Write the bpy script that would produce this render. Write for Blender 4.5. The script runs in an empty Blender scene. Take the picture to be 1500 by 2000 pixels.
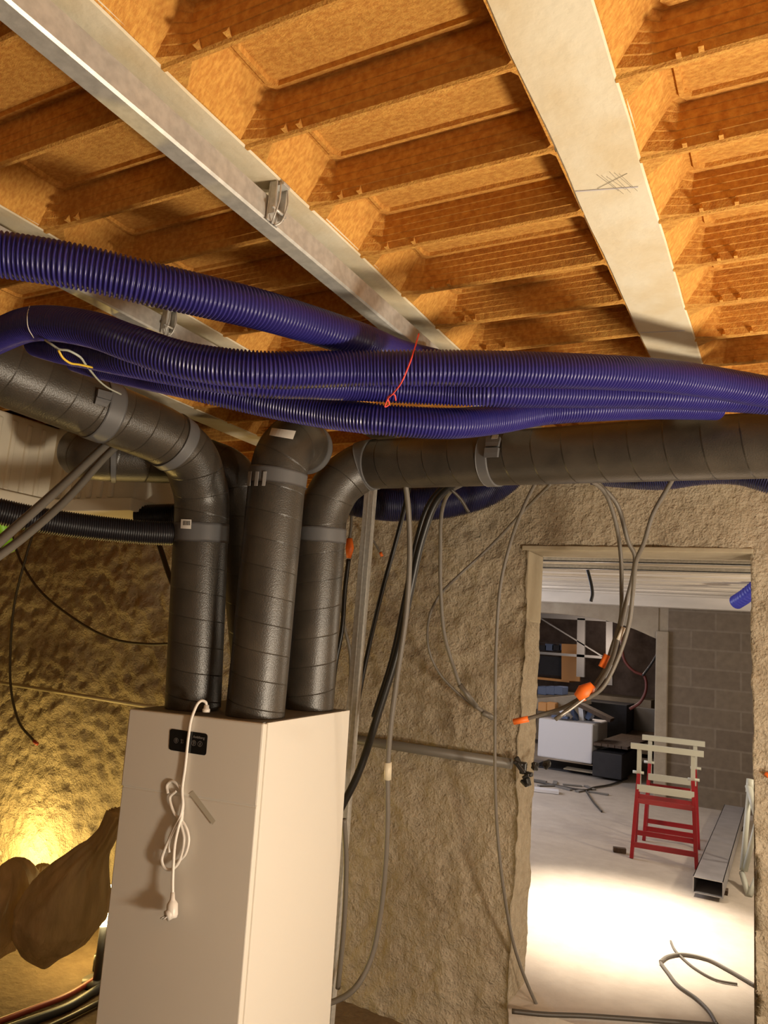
import bpy, math, random
import numpy as np
from mathutils import Vector, Matrix, noise
random.seed(4)
sc = bpy.context.scene
# ---------------------------------------------------------------- camera
F = 1470.32
MR = np.array([[0.8789010208, 0.4707356444, 0.0770775501],
               [0.0092815530, -0.1784330691, 0.9839082745],
               [-0.4769138794, 0.8640425875, 0.1611944342]])
EYE = np.array([0.0, 0.0, 1.6])
cd = bpy.data.cameras.new('camera'); cam = bpy.data.objects.new('camera', cd); sc.collection.objects.link(cam)
cd.sensor_fit = 'VERTICAL'; cd.sensor_height = 24; cd.lens = F/2000*24; cd.clip_start = 0.02
mw = Matrix.Identity(4)
for i in range(3):
    mw[i][0] = MR[0][i]; mw[i][1] = MR[1][i]; mw[i][2] = -MR[2][i]; mw[i][3] = EYE[i]
cam.matrix_world = mw
sc.camera = cam
sc.view_settings.view_transform = 'Standard'; sc.view_settings.look = 'None'
sc.view_settings.gamma = 1; sc.view_settings.use_curve_mapping = False
sc.view_settings.exposure = 0.0
# ---------------------------------------------------------------- world and lights
w = bpy.data.worlds.new('world'); sc.world = w; w.use_nodes = True
w.node_tree.nodes['Background'].inputs[0].default_value = (1.0, 0.85, 0.65, 1)
w.node_tree.nodes['Background'].inputs[1].default_value = 0.05

def light(name, kind, loc, energy, color, size=0.1, target=None, **kw):
    l = bpy.data.lights.new(name, kind); l.energy = energy; l.color = color
    if kind == 'AREA':
        l.size = size
    else:
        l.shadow_soft_size = size
    for k, v in kw.items(): setattr(l, k, v)
    o = bpy.data.objects.new(name, l); sc.collection.objects.link(o); o.location = loc
    if target is not None:
        o.rotation_euler = (Vector(target)-Vector(loc)).to_track_quat('-Z', 'Y').to_euler()
    return o
# near room: two added fill lights, and one work lamp to the right of the photographer
light('work_lamp_light', 'POINT', (1.0, 1.35, 0.80), 205, (1.0, 0.85, 0.66), 0.15)
light('front_fill_light', 'POINT', (1.0, -0.3, 1.45), 16, (1.0, 0.85, 0.68), 0.09)  # weak fill added behind the camera for the cabinet front
light('side_fill_light', 'POINT', (1.35, 2.35, 1.15), 75, (1.0, 0.86, 0.68), 0.06)  # added fill, no real lamp: lifts the cabinet side and rough wall
# yellow lamp on the floor behind the cabinet
light('floor_lamp_light', 'POINT', (-3.28, 3.14, 0.10), 15, (1.0, 0.68, 0.20), 0.05)
light('sack_lamp_light', 'POINT', (-4.38, 3.32, -0.06), 42, (1.0, 0.68, 0.20), 0.06)
# next room: a spot just inside the door, daylight from the left, added fill lights out of view
light('door_spot_light', 'SPOT', (-0.95, 5.2, 2.22), 820, (1.0, 0.86, 0.68), 0.06, (-0.98, 5.05, 0), spot_size=math.radians(58), spot_blend=0.95)
light('daylight', 'AREA', (-4.6, 7.2, 1.6), 85, (0.88, 0.88, 1.0), 1.6, (-1.2, 8.0, 0.8))
light('next_room_fill', 'POINT', (0.9, 6.3, 1.5), 78, (1.0, 0.84, 0.64), 0.1)  # unseen fill added behind the right jamb to brighten ceiling and blocks
light('end_room_fill', 'POINT', (-2.6, 11.4, 1.7), 30, (1.0, 0.80, 0.66), 0.2)  # unseen fill added to lighten the stone room beyond the arch

# ---------------------------------------------------------------- pixel helpers (pixel + a real distance -> a point of the room)
def ray(px, py):
    return MR.T @ np.array([(px-750)/F, -(py-1000)/F, 1.0])
def at(px, py, d): return Vector(EYE + ray(px, py)*d)
def onz(px, py, z):
    r = ray(px, py); return Vector(EYE + r*(z-1.6)/r[2])
def ony(px, py, Y):
    r = ray(px, py); return Vector(EYE + r*Y/r[1])
def onpl(px, py, p, n, off=0):
    r = Vector(ray(px, py)); e = Vector(EYE)
    t = (n.dot(p)+off-n.dot(e))/n.dot(r)
    return e + r*t

# ---------------------------------------------------------------- materials
def mat(name, col, rough=0.6, metal=0.0, var=0.0, vscale=20, bump=0.0, bscale=80, col2=None, spec=None, stretch=None, bdist=0.004, detail=6, trans=0):
    m = bpy.data.materials.new(name); m.use_nodes = True
    nt = m.node_tree; b = nt.nodes['Principled BSDF']
    b.inputs['Base Color'].default_value = (*col, 1); b.inputs['Roughness'].default_value = rough
    b.inputs['Metallic'].default_value = metal
    if spec is not None: b.inputs['Specular IOR Level'].default_value = spec
    tc = nt.nodes.new('ShaderNodeTexCoord'); mp = nt.nodes.new('ShaderNodeMapping')
    nt.links.new(tc.outputs['Object'], mp.inputs[0])
    if stretch: mp.inputs['Scale'].default_value = stretch
    if var > 0:
        n = nt.nodes.new('ShaderNodeTexNoise'); n.inputs['Scale'].default_value = vscale; n.inputs['Detail'].default_value = detail
        nt.links.new(mp.outputs[0], n.inputs['Vector'])
        r = nt.nodes.new('ShaderNodeValToRGB')
        c2 = col2 or tuple(c*(1-var) for c in col)
        r.color_ramp.elements[0].position = 0.36; r.color_ramp.elements[1].position = 0.64
        r.color_ramp.elements[0].color = (*c2, 1); r.color_ramp.elements[1].color = (*col, 1)
        nt.links.new(n.outputs['Fac'], r.inputs[0]); nt.links.new(r.outputs[0], b.inputs['Base Color'])
    if bump > 0:
        n2 = nt.nodes.new('ShaderNodeTexNoise'); n2.inputs['Scale'].default_value = bscale; n2.inputs['Detail'].default_value = 5
        nt.links.new(mp.outputs[0], n2.inputs['Vector'])
        bp = nt.nodes.new('ShaderNodeBump'); bp.inputs['Strength'].default_value = bump; bp.inputs['Distance'].default_value = bdist
        nt.links.new(n2.outputs['Fac'], bp.inputs['Height']); nt.links.new(bp.outputs[0], b.inputs['Normal'])
    if trans > 0:
        out = nt.nodes['Material Output']; tr = nt.nodes.new('ShaderNodeBsdfTranslucent'); mx = nt.nodes.new('ShaderNodeMixShader')
        tr.inputs[0].default_value = (*col, 1); mx.inputs[0].default_value = trans
        nt.links.new(b.outputs[0], mx.inputs[1]); nt.links.new(tr.outputs[0], mx.inputs[2]); nt.links.new(mx.outputs[0], out.inputs[0])
    return m

M = {}
M['fibre'] = mat('wood_fibre', (0.66, 0.345, 0.068), 0.85, var=0.5, vscale=85, bump=0.7, bscale=260, col2=(0.50, 0.215, 0.034), stretch=(1, 2.2, 1), bdist=0.003, detail=10)
M['joist'] = mat('joist_concrete', (0.66, 0.60, 0.46), 0.8, var=0.2, vscale=9, bump=0.35, bscale=60, col2=(0.60, 0.50, 0.33))
M['galv'] = mat('galvanised_steel', (0.58, 0.57, 0.53), 0.42, 0.4, var=0.2, vscale=60, bump=0.05, bscale=300)
M['flex'] = mat('blue_plastic', (0.023, 0.019, 0.155), 0.32)
M['navy'] = mat('navy_plastic', (0.012, 0.012, 0.05), 0.4)
M['blackflex'] = mat('black_plastic_hose', (0.012, 0.011, 0.014), 0.35)
M['coupling'] = mat('grey_coupling', (0.115, 0.115, 0.118), 0.45)
M['cabinet'] = mat('white_enamel', (0.72, 0.685, 0.615), 0.5)
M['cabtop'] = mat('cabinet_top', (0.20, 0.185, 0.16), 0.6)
M['black'] = mat('black_gloss', (0.006, 0.006, 0.007), 0.18)
M['mark'] = mat('panel_marking', (0.22, 0.21, 0.2), 0.5)
M['white'] = mat('white_plastic', (0.80, 0.76, 0.70), 0.35)
M['eps'] = mat('expanded_polystyrene', (0.78, 0.72, 0.58), 0.8, bump=0.25, bscale=220, bdist=0.002)
M['greycable'] = mat('grey_cable', (0.135, 0.12, 0.10), 0.5)
M['darkcable'] = mat('dark_cable', (0.045, 0.038, 0.03), 0.5)
M['black_cable'] = mat('black_cable', (0.010, 0.009, 0.008), 0.4)
M['pipe'] = mat('grey_pvc', (0.13, 0.118, 0.098), 0.45)
M['orange'] = mat('orange_cap', (0.85, 0.17, 0.02), 0.5)
M['redstring'] = mat('red_string', (0.85, 0.08, 0.06), 0.6)
M['yellow'] = mat('yellow_wire', (0.75, 0.50, 0.05), 0.5)
M['green'] = mat('green_wire', (0.28, 0.42, 0.25), 0.5)
M['lime'] = mat('lime_tube', (0.22, 0.50, 0.02), 0.5)
M['cream'] = mat('cream_joint', (0.62, 0.56, 0.42), 0.5)
M['sack'] = mat('rubble_sack', (0.62, 0.49, 0.31), 0.5, var=0.3, vscale=5, bump=1.0, bscale=9, trans=0.2, stretch=(3, 3, 0.8), bdist=0.012)
M['red'] = mat('red_paint', (0.36, 0.014, 0.022), 0.4)
M['palewhite'] = mat('zinc_white', (0.62, 0.64, 0.56), 0.45)
M['steel'] = mat('dull_steel', (0.42, 0.41, 0.43), 0.42, 0.35, var=0.15, vscale=8)
M['steelin'] = mat('steel_inside', (0.02, 0.02, 0.02), 0.7)
M['dark'] = mat('dark_board', (0.022, 0.02, 0.022), 0.7, var=0.3, vscale=12)
M['brownboard'] = mat('brown_timber', (0.10, 0.06, 0.033), 0.7, var=0.4, vscale=10, stretch=(6, 1, 6))
M['paper'] = mat('white_sheet', (0.70, 0.69, 0.70), 0.7)
M['bluebag'] = mat('blue_crate', (0.07, 0.10, 0.18), 0.5)
M['bluefilm'] = mat('blue_film', (0.04, 0.05, 0.42), 0.35)
M['orangebox'] = mat('orange_box', (0.55, 0.26, 0.07), 0.6)
M['redcable'] = mat('red_cable', (0.12, 0.02, 0.012), 0.5)
M['farceil'] = mat('far_ceiling', (0.76, 0.70, 0.60), 0.8, var=0.25, vscale=3, stretch=(0.3, 4, 1))
M['greyframe'] = mat('grey_frame', (0.15, 0.14, 0.125), 0.5)

def wallmat(name, c1, c2, b1=1.0, sc1=26, sc2=90, b2=.018, aniso=(1, 1, 1)):
    m = bpy.data.materials.new(name); m.use_nodes = True; nt = m.node_tree; b = nt.nodes['Principled BSDF']
    b.inputs['Roughness'].default_value = 0.92; b.inputs['Specular IOR Level'].default_value = 0.2
    tc = nt.nodes.new('ShaderNodeTexCoord'); mp = nt.nodes.new('ShaderNodeMapping'); mp.inputs['Scale'].default_value = aniso
    nt.links.new(tc.outputs['Object'], mp.inputs[0])
    a = nt.nodes.new('ShaderNodeTexNoise'); a.inputs['Scale'].default_value = 2.2; a.inputs['Detail'].default_value = 5
    n = nt.nodes.new('ShaderNodeTexNoise'); n.inputs['Scale'].default_value = sc1; n.inputs['Detail'].default_value = 8; n.inputs['Roughness'].default_value = 0.6
    v = nt.nodes.new('ShaderNodeTexNoise'); v.inputs['Scale'].default_value = sc2; v.inputs['Detail'].default_value = 4
    for q in (a, n, v): nt.links.new(mp.outputs[0], q.inputs['Vector'])
    r = nt.nodes.new('ShaderNodeValToRGB'); r.color_ramp.elements[0].position = 0.35; r.color_ramp.elements[1].position = 0.65
    r.color_ramp.elements[0].color = (*c2, 1); r.color_ramp.elements[1].color = (*c1, 1)
    mix = nt.nodes.new('ShaderNodeMath'); mix.operation = 'ADD'
    h = nt.nodes.new('ShaderNodeMath'); h.operation = 'MULTIPLY'; h.inputs[1].default_value = 0.5
    h2 = nt.nodes.new('ShaderNodeMath'); h2.operation = 'MULTIPLY'; h2.inputs[1].default_value = 0.5
    nt.links.new(a.outputs['Fac'], h.inputs[0]); nt.links.new(n.outputs['Fac'], h2.inputs[0])
    nt.links.new(h.outputs[0], mix.inputs[0]); nt.links.new(h2.outputs[0], mix.inputs[1])
    nt.links.new(mix.outputs[0], r.inputs[0]); nt.links.new(r.outputs[0], b.inputs['Base Color'])
    s = nt.nodes.new('ShaderNodeMath'); s.operation = 'MULTIPLY_ADD'; s.inputs[1].default_value = 0.35
    nt.links.new(v.outputs['Fac'], s.inputs[0]); nt.links.new(n.outputs['Fac'], s.inputs[2])
    bp = nt.nodes.new('ShaderNodeBump'); bp.inputs['Strength'].default_value = b1; bp.inputs['Distance'].default_value = b2
    nt.links.new(s.outputs[0], bp.inputs['Height']); nt.links.new(bp.outputs[0], b.inputs['Normal'])
    return m
M['plaster'] = wallmat('rough_plaster', (0.50, 0.43, 0.32), (0.33, 0.27, 0.185), b2=.032)
M['smooth'] = wallmat('smooth_render', (0.38, 0.33, 0.235), (0.31, 0.26, 0.18), 0.25, 12, 60)
M['farplaster'] = wallmat('far_plaster', (0.36, 0.31, 0.23), (0.27, 0.22, 0.16), 0.4, 8, 40)
M['stone'] = wallmat('far_stone', (0.19, 0.14, 0.11), (0.07, 0.05, 0.04), 0.9, 6, 22)
M['dirt'] = wallmat('dirt_floor', (0.19, 0.135, 0.08), (0.11, 0.075, 0.045), 0.6, 14, 60)
M['slab'] = wallmat('concrete_slab', (0.56, 0.50, 0.43), (0.46, 0.40, 0.34), 0.25, 9, 70)

def duct_mat():
    m = bpy.data.materials.new('duct_foam'); m.use_nodes = True; nt = m.node_tree; b = nt.nodes['Principled BSDF']
    b.inputs['Roughness'].default_value = 0.36; b.inputs['Specular IOR Level'].default_value = 0.6
    uv = nt.nodes.new('ShaderNodeUVMap'); sp = nt.nodes.new('ShaderNodeSeparateXYZ'); nt.links.new(uv.outputs[0], sp.inputs[0])
    ad = nt.nodes.new('ShaderNodeMath'); ad.operation = 'ADD'; nt.links.new(sp.outputs[0], ad.inputs[0]); nt.links.new(sp.outputs[1], ad.inputs[1])
    fr = nt.nodes.new('ShaderNodeMath'); fr.operation = 'FRACT'; nt.links.new(ad.outputs[0], fr.inputs[0])
    # groove profile: dark thin line where the spiral turns meet
    gr = nt.nodes.new('ShaderNodeValToRGB'); e = gr.color_ramp.elements
    e[0].position = 0.0; e[0].color = (0, 0, 0, 1); e[1].position = 0.045; e[1].color = (1, 1, 1, 1)
    q = e.new(0.96); q.color = (0.8, 0.8, 0.8, 1)
    nt.links.new(fr.outputs[0], gr.inputs[0])
    tc = nt.nodes.new('ShaderNodeTexCoord'); n = nt.nodes.new('ShaderNodeTexNoise'); n.inputs['Scale'].default_value = 230; n.inputs['Detail'].default_value = 2
    nt.links.new(tc.outputs['Object'], n.inputs['Vector'])
    n3 = nt.nodes.new('ShaderNodeTexNoise'); n3.inputs['Scale'].default_value = 9; n3.inputs['Detail'].default_value = 5
    nt.links.new(tc.outputs['Object'], n3.inputs['Vector'])
    r = nt.nodes.new('ShaderNodeValToRGB'); r.color_ramp.elements[0].position = 0.35; r.color_ramp.elements[1].position = 0.7
    r.color_ramp.elements[0].color = (0.040, 0.034, 0.027, 1); r.color_ramp.elements[1].color = (0.070, 0.058, 0.044, 1)
    nt.links.new(n3.outputs['Fac'], r.inputs[0])
    mx = nt.nodes.new('ShaderNodeMixRGB'); mx.blend_type = 'MULTIPLY'; mx.inputs[0].default_value = 0.6
    nt.links.new(r.outputs[0], mx.inputs[1]); nt.links.new(gr.outputs[0], mx.inputs[2]); nt.links.new(mx.outputs[0], b.inputs['Base Color'])
    s = nt.nodes.new('ShaderNodeMath'); s.operation = 'MULTIPLY_ADD'; s.inputs[1].default_value = 0.5
    nt.links.new(n.outputs['Fac'], s.inputs[0]); nt.links.new(gr.outputs[0], s.inputs[2])
    bp = nt.nodes.new('ShaderNodeBump'); bp.inputs['Strength'].default_value = 0.55; bp.inputs['Distance'].default_value = 0.003
    nt.links.new(s.outputs[0], bp.inputs['Height']); nt.links.new(bp.outputs[0], b.inputs['Normal'])
    return m
M['duct'] = duct_mat()

def block_mat():
    m = bpy.data.materials.new('concrete_blocks'); m.use_nodes = True; nt = m.node_tree; b = nt.nodes['Principled BSDF']
    b.inputs['Roughness'].default_value = 0.9
    tc = nt.nodes.new('ShaderNodeTexCoord'); mp = nt.nodes.new('ShaderNodeMapping'); mp.inputs['Rotation'].default_value = (math.pi/2, 0, 0)
    nt.links.new(tc.outputs['Object'], mp.inputs[0])
    br = nt.nodes.new('ShaderNodeTexBrick'); nt.links.new(mp.outputs[0], br.inputs['Vector'])
    br.inputs['Color1'].default_value = (0.21, 0.165, 0.115, 1); br.inputs['Color2'].default_value = (0.17, 0.130, 0.090, 1)
    br.inputs['Mortar'].default_value = (0.235, 0.19, 0.14, 1); br.inputs['Scale'].default_value = 1.0
    br.inputs['Brick Width'].default_value = 0.52; br.inputs['Row Height'].default_value = 0.215; br.inputs['Mortar Size'].default_value = 0.011
    n = nt.nodes.new('ShaderNodeTexNoise'); n.inputs['Scale'].default_value = 14; n.inputs['Detail'].default_value = 8
    nt.links.new(tc.outputs['Object'], n.inputs['Vector'])
    r = nt.nodes.new('ShaderNodeValToRGB'); r.color_ramp.elements[0].position = 0.3; r.color_ramp.elements[0].color = (0.7, 0.7, 0.7, 1)
    nt.links.new(n.outputs['Fac'], r.inputs[0])
    mx = nt.nodes.new('ShaderNodeMixRGB'); mx.blend_type = 'MULTIPLY'; mx.inputs[0].default_value = 1
    nt.links.new(br.outputs['Color'], mx.inputs[1]); nt.links.new(r.outputs[0], mx.inputs[2]); nt.links.new(mx.outputs[0], b.inputs['Base Color'])
    bp = nt.nodes.new('ShaderNodeBump'); bp.inputs['Strength'].default_value = 0.6; bp.inputs['Distance'].default_value = 0.01
    nt.links.new(n.outputs['Fac'], bp.inputs['Height']); nt.links.new(bp.outputs[0], b.inputs['Normal'])
    return m
M['blocks'] = block_mat()
def emit_mat(name, col, s):
    m = bpy.data.materials.new(name); m.use_nodes = True; b = m.node_tree.nodes['Principled BSDF']
    b.inputs['Base Color'].default_value = (*col, 1); b.inputs['Emission Color'].default_value = (*col, 1); b.inputs['Emission Strength'].default_value = s
    return m
M['glow'] = emit_mat('lamp_glow', (1.0, 0.82, 0.42), 14)

# ---------------------------------------------------------------- object helpers
def tag(o, label=None, cat=None, group=None, kind=None):
    if label: o['label'] = label
    if cat: o['category'] = cat
    if group: o['group'] = group
    if kind: o['kind'] = kind
    return o
def link(name, me, m, parent=None, smooth=False):
    o = bpy.data.objects.new(name, me); sc.collection.objects.link(o)
    if m is not None and not me.materials: me.materials.append(m)
    if parent is not None: o.parent = parent; o.matrix_parent_inverse = parent.matrix_world.inverted()
    if smooth: me.polygons.foreach_set('use_smooth', [True]*len(me.polygons))
    return o
def empty(name, loc=(0, 0, 0)):
    o = bpy.data.objects.new(name, None); sc.collection.objects.link(o); o.location = loc; o.empty_display_size = 0.05
    o.matrix_world = Matrix.Translation(loc)
    return o
class MB:
    def __init__(s): s.v = []; s.f = []; s.sm = []
    def add(s, v, f, smooth=False):
        n = len(s.v); s.v += [tuple(x) for x in v]; s.f += [tuple(i+n for i in q) for q in f]; s.sm += [smooth]*len(f); return s
    def box(s, c, d, R=None):
        c = Vector(c); pts = []
        for z in (-.5, .5):
            for x, y in ((-.5, -.5), (.5, -.5), (.5, .5), (-.5, .5)):
                p = Vector((x*d[0], y*d[1], z*d[2]))
                if R is not None: p = R @ p
                pts.append(c+p)
        return s.add(pts, [(3, 2, 1, 0), (4, 5, 6, 7), (0, 1, 5, 4), (1, 2, 6, 5), (2, 3, 7, 6), (3, 0, 4, 7)])
    def span(s, a, b):
        a = Vector(a); b = Vector(b); return s.box((a+b)/2, [abs(b[i]-a[i]) for i in range(3)])
    def bar(s, a, b, w, h, up=(0, 0, 1)):
        a = Vector(a); b = Vector(b); t = (b-a); L = t.length; t.normalize(); u = Vector(up)
        x = t.cross(u)
        if x.length < 1e-4: x = t.cross(Vector((0, 1, 0)))
        x.normalize(); u = x.cross(t); R = Matrix((x, t, u)).transposed()
        return s.box((a+b)/2, (w, L, h), R)
    def tube(s, pts, r, seg=12, cap=True):
        v, f, _ = sweep(pts, r, seg, cap); return s.add(v, f, True)
    def build(s, name, m, parent=None, bevel=0):
        me = bpy.data.meshes.new(name); me.from_pydata(s.v, [], s.f); me.update()
        me.polygons.foreach_set('use_smooth', s.sm)
        o = link(name, me, m, parent)
        if bevel:
            b = o.modifiers.new('bevel', 'BEVEL'); b.width = bevel; b.segments = 2; b.limit_method = 'ANGLE'
        return o
def frames(P):
    n = len(P); T = np.gradient(P, axis=0); T /= np.linalg.norm(T, axis=1)[:, None]
    ref = np.array([0, 0, 1.0]) if abs(T[0][2]) < 0.9 else np.array([0, 1.0, 0])
    N = np.zeros_like(P); a = ref - T[0]*ref.dot(T[0]); N[0] = a/np.linalg.norm(a)
    for i in range(1, n):
        a = N[i-1]-T[i]*N[i-1].dot(T[i]); N[i] = a/np.linalg.norm(a)
    return T, N, np.cross(T, N)
def sweep(pts, r, seg=12, cap=True):
    P = np.array([tuple(p) for p in pts], float); n = len(P)
    R = np.full(n, r) if np.isscalar(r) else np.array(r, float)
    T, N, B = frames(P); a = np.arange(seg)*2*math.pi/seg
    V = P[:, None, :] + R[:, None, None]*(N[:, None, :]*np.cos(a)[None, :, None]+B[:, None, :]*np.sin(a)[None, :, None])
    V = V.reshape(-1, 3)
    F_ = []
    for i in range(n-1):
        for k in range(seg):
            k2 = (k+1) % seg
            F_.append((i*seg+k, i*seg+k2, (i+1)*seg+k2, (i+1)*seg+k))
    if cap: F_.append(tuple(range(seg-1, -1, -1))); F_.append(tuple((n-1)*seg+k for k in range(seg)))
    return V.tolist(), F_, P
def spline(pts, step=0.01):
    P = [np.array(tuple(p), float) for p in pts]; P = [2*P[0]-P[1]]+P+[2*P[-1]-P[-2]]; out = []
    for i in range(1, len(P)-2):
        p0, p1, p2, p3 = P[i-1:i+3]
        t1 = np.linalg.norm(p1-p0)**.5+1e-6; t2 = t1+np.linalg.norm(p2-p1)**.5+1e-6; t3 = t2+np.linalg.norm(p3-p2)**.5+1e-6
        n = max(4, int(np.linalg.norm(p2-p1)/step*1.5))
        for t in np.linspace(t1, t2, n, endpoint=False):
            A1 = (t1-t)/t1*p0+t/t1*p1; A2 = (t2-t)/(t2-t1)*p1+(t-t1)/(t2-t1)*p2; A3 = (t3-t)/(t3-t2)*p2+(t-t2)/(t3-t2)*p3
            B1 = (t2-t)/t2*A1+t/t2*A2; B2 = (t3-t)/(t3-t1)*A2+(t-t1)/(t3-t1)*A3
            out.append((t2-t)/(t2-t1)*B1+(t-t1)/(t2-t1)*B2)
    out.append(P[-2]); return resample(np.array(out), step)
def resample(P, step):
    L = np.concatenate([[0], np.cumsum(np.linalg.norm(np.diff(P, axis=0), axis=1))]); n = max(2, int(L[-1]/step)+1)
    s = np.linspace(0, L[-1], n); return np.stack([np.interp(s, L, P[:, k]) for k in range(3)], 1)
def fillet(pts, rad, step=0.01):
    P = [np.array(tuple(p), float) for p in pts]; out = [P[0]]
    for i in range(1, len(P)-1):
        a = P[i-1]-P[i]; b = P[i+1]-P[i]; la = np.linalg.norm(a); lb = np.linalg.norm(b); d = min(rad, la*.49, lb*.49)
        p = P[i]+a/la*d; q = P[i]+b/lb*d
        for t in np.linspace(0, 1, 10): out.append((1-t)**2*p+2*t*(1-t)*P[i]+t*t*q)
    out.append(P[-1]); return resample(np.array(out), step)
def uvtube(name, P, r, m, parent=None, seg=48, pitch=0.095, cap=True, sgn=1):
    V, Fc, P = sweep(P, r, seg, cap); me = bpy.data.meshes.new(name); me.from_pydata(V, [], Fc); me.update()
    s = np.concatenate([[0], np.cumsum(np.linalg.norm(np.diff(P, axis=0), axis=1))])/pitch
    uvl = me.uv_layers.new(name='UVMap'); k = 0
    n = len(P)
    for i in range(n-1):
        for j in range(seg):
            for (a, b) in ((i, j), (i, j+1), (i+1, j+1), (i+1, j)):
                uvl.data[k].uv = (sgn*b/seg, s[a]); k += 1
    sm = [True]*len(Fc)
    if cap: sm[-1] = sm[-2] = False
    me.polygons.foreach_set('use_smooth', sm)
    return link(name, me, m, parent)
def wpts(L, D):  # (px, py, apparent width) -> points, distance from apparent size
    return [at(x, y, F*D/w_) for x, y, w_ in L]
def flex(name, P, D, m, pitch=0.0078, seg=28, per=6, label=None, group=None):
    P = resample(P, pitch/per); n = len(P); i = np.arange(n)
    r = D/2*(0.945+0.055*np.clip(1.6*np.cos(i*2*math.pi/per), -1, 1))
    V, Fc, _ = sweep(P, r, seg, True); me = bpy.data.meshes.new(name); me.from_pydata(V, [], Fc); me.update()
    o = link(name, me, m, smooth=True)
    return tag(o, label, 'duct', group)
def cable(pts, r, m, label, name='cable', cat='cable', group=None, seg=8, step=0.012):
    P = spline(pts, step); V, Fc, _ = sweep(P, r, seg, True); me = bpy.data.meshes.new(name); me.from_pydata(V, [], Fc); me.update()
    o = link(name, me, m, smooth=True); return tag(o, label, cat, group)
def dpts(L): return [at(x, y, d) for x, y, d in L]

# ================================================================ SETTING
ZF = -0.22
YB = 3.6; TH = 0.27            # rough wall with the doorway
DX0, DX1, DZ = -0.3224*YB, -0.0450*YB, 1.6+0.1340*YB
# floor
def grid(name, x0, x1, y0, y1, step, fn, m, **kw):
    nx = int((x1-x0)/step)+1; ny = int((y1-y0)/step)+1; v = []; f = []
    for j in range(ny):
        for i in range(nx):
            v.append(fn(x0+(x1-x0)*i/(nx-1), y0+(y1-y0)*j/(ny-1)))
    for j in range(ny-1):
        for i in range(nx-1): f.append((j*nx+i, j*nx+i+1, (j+1)*nx+i+1, (j+1)*nx+i))
    b = MB(); b.add(v, f, True); return b.build(name, m)
fb = MB(); fb.span((-7, -2.2, ZF-0.1), (2.4, YB+0.02, ZF)); tag(fb.build('floor', M['dirt']), kind='structure')
fb = MB(); fb.span((-7, YB+0.02, -0.3), (2.4, 14.2, 0)); tag(fb.build('floor_next_room', M['slab']), kind='structure')

# rough wall with the doorway
def wall_back():
    x0, x1, st = -5.6, 2.4, 0.0165
    xs = list(np.arange(x0, DX0-0.001, st))+[DX0]+list(np.arange(DX0+st, DX1-0.005, st))+[DX1]+list(np.arange(DX1+st, x1, st*2))+[x1]
    zs = list(np.arange(ZF, DZ-0.005, st))+[DZ]+list(np.arange(DZ+st, 2.42, st))
    b = MB(); idx = {}; v = []
    nz = len(zs)
    def disp(x, z, left):
        p = Vector((x*7, z*7, 3.1)); big = noise.fractal(p*0.35, 1.0, 2.0, 3)
        sm_ = noise.fractal(p*1.6, 0.85, 2.0, 5)
        amp = 0.015 if x > -2.2 else 0.019
        if z > DZ+0.03 and x > DX0-0.15: amp = 0.004
        return -(amp*sm_+0.018*big)
    def rag(z, k):   # ragged jamb
        return 0.013*noise.fractal(Vector((k, z*6, z*2)), 0.9, 2, 4) if z < DZ-0.25 else 0.0
    for i, x in enumerate(xs):
        for j, z in enumerate(zs):
            xx = x
            if abs(x-DX0) < 1e-6 and z <= DZ: xx += rag(z, 1.3)+.012*(DZ-z)/DZ
            if abs(x-DX1) < 1e-6 and z <= DZ: xx += rag(z, 7.7)+.026*(DZ-z)/DZ
            idx[i, j] = len(v); v.append((xx, YB+disp(x, z, 0), z))
    i0 = xs.index(DX0); i1 = xs.index(DX1); j1 = zs.index(DZ); f = []
    for i in range(len(xs)-1):
        for j in range(nz-1):
            if i0 <= i < i1 and j < j1: continue
            f.append((idx[i, j], idx[i+1, j], idx[i+1, j+1], idx[i, j+1]))
    # reveals
    def strip(keys, dirn, rough):
        nonlocal v, f
        prev = [idx[k] for k in keys]
        steps = 12
        for s in range(1, steps+1):
            cur = []
            for q, k in enumerate(keys):
                x, y, z = v[idx[k]]; base = Vector((x, y, z)); tgt = Vector((xs[k[0]]+(.026*(DZ-z)/DZ if k[0] == i1 and len(keys) == j1+1 else 0), YB+TH, z)); p = base.lerp(tgt, s/steps)
                if rough:
                    p.x += 0.013*noise.fractal(Vector((p.z*7, p.y*9, dirn)), 0.9, 2, 4)*(1 if p.z < DZ-0.25 else 0.1)
                cur.append(len(v)); v.append(tuple(p))
            for q in range(len(keys)-1): f.append((prev[q], prev[q+1], cur[q+1], cur[q]))
            prev = cur
    strip([(i0, j) for j in range(j1+1)], 2.0, True)
    strip([(i1, j) for j in range(j1+1)], 5.0, True)
    strip([(i, j1) for i in range(i0, i1+1)], 8.0, False)
    b.add(v, f, True)
    # the other side and thickness
    for (a, c) in (((-5.6, DX0)), ((DX1, 2.4))):
        b.add([(a, YB+TH, 0), (c, YB+TH, 0), (c, YB+TH, 2.42), (a, YB+TH, 2.42)], [(3, 2, 1, 0)])
    b.add([(DX0, YB+TH, DZ), (DX1, YB+TH, DZ), (DX1, YB+TH, 2.42), (DX0, YB+TH, 2.42)], [(3, 2, 1, 0)])
    return b.build('wall_back', M['plaster'])
tag(wall_back(), kind='structure')
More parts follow.
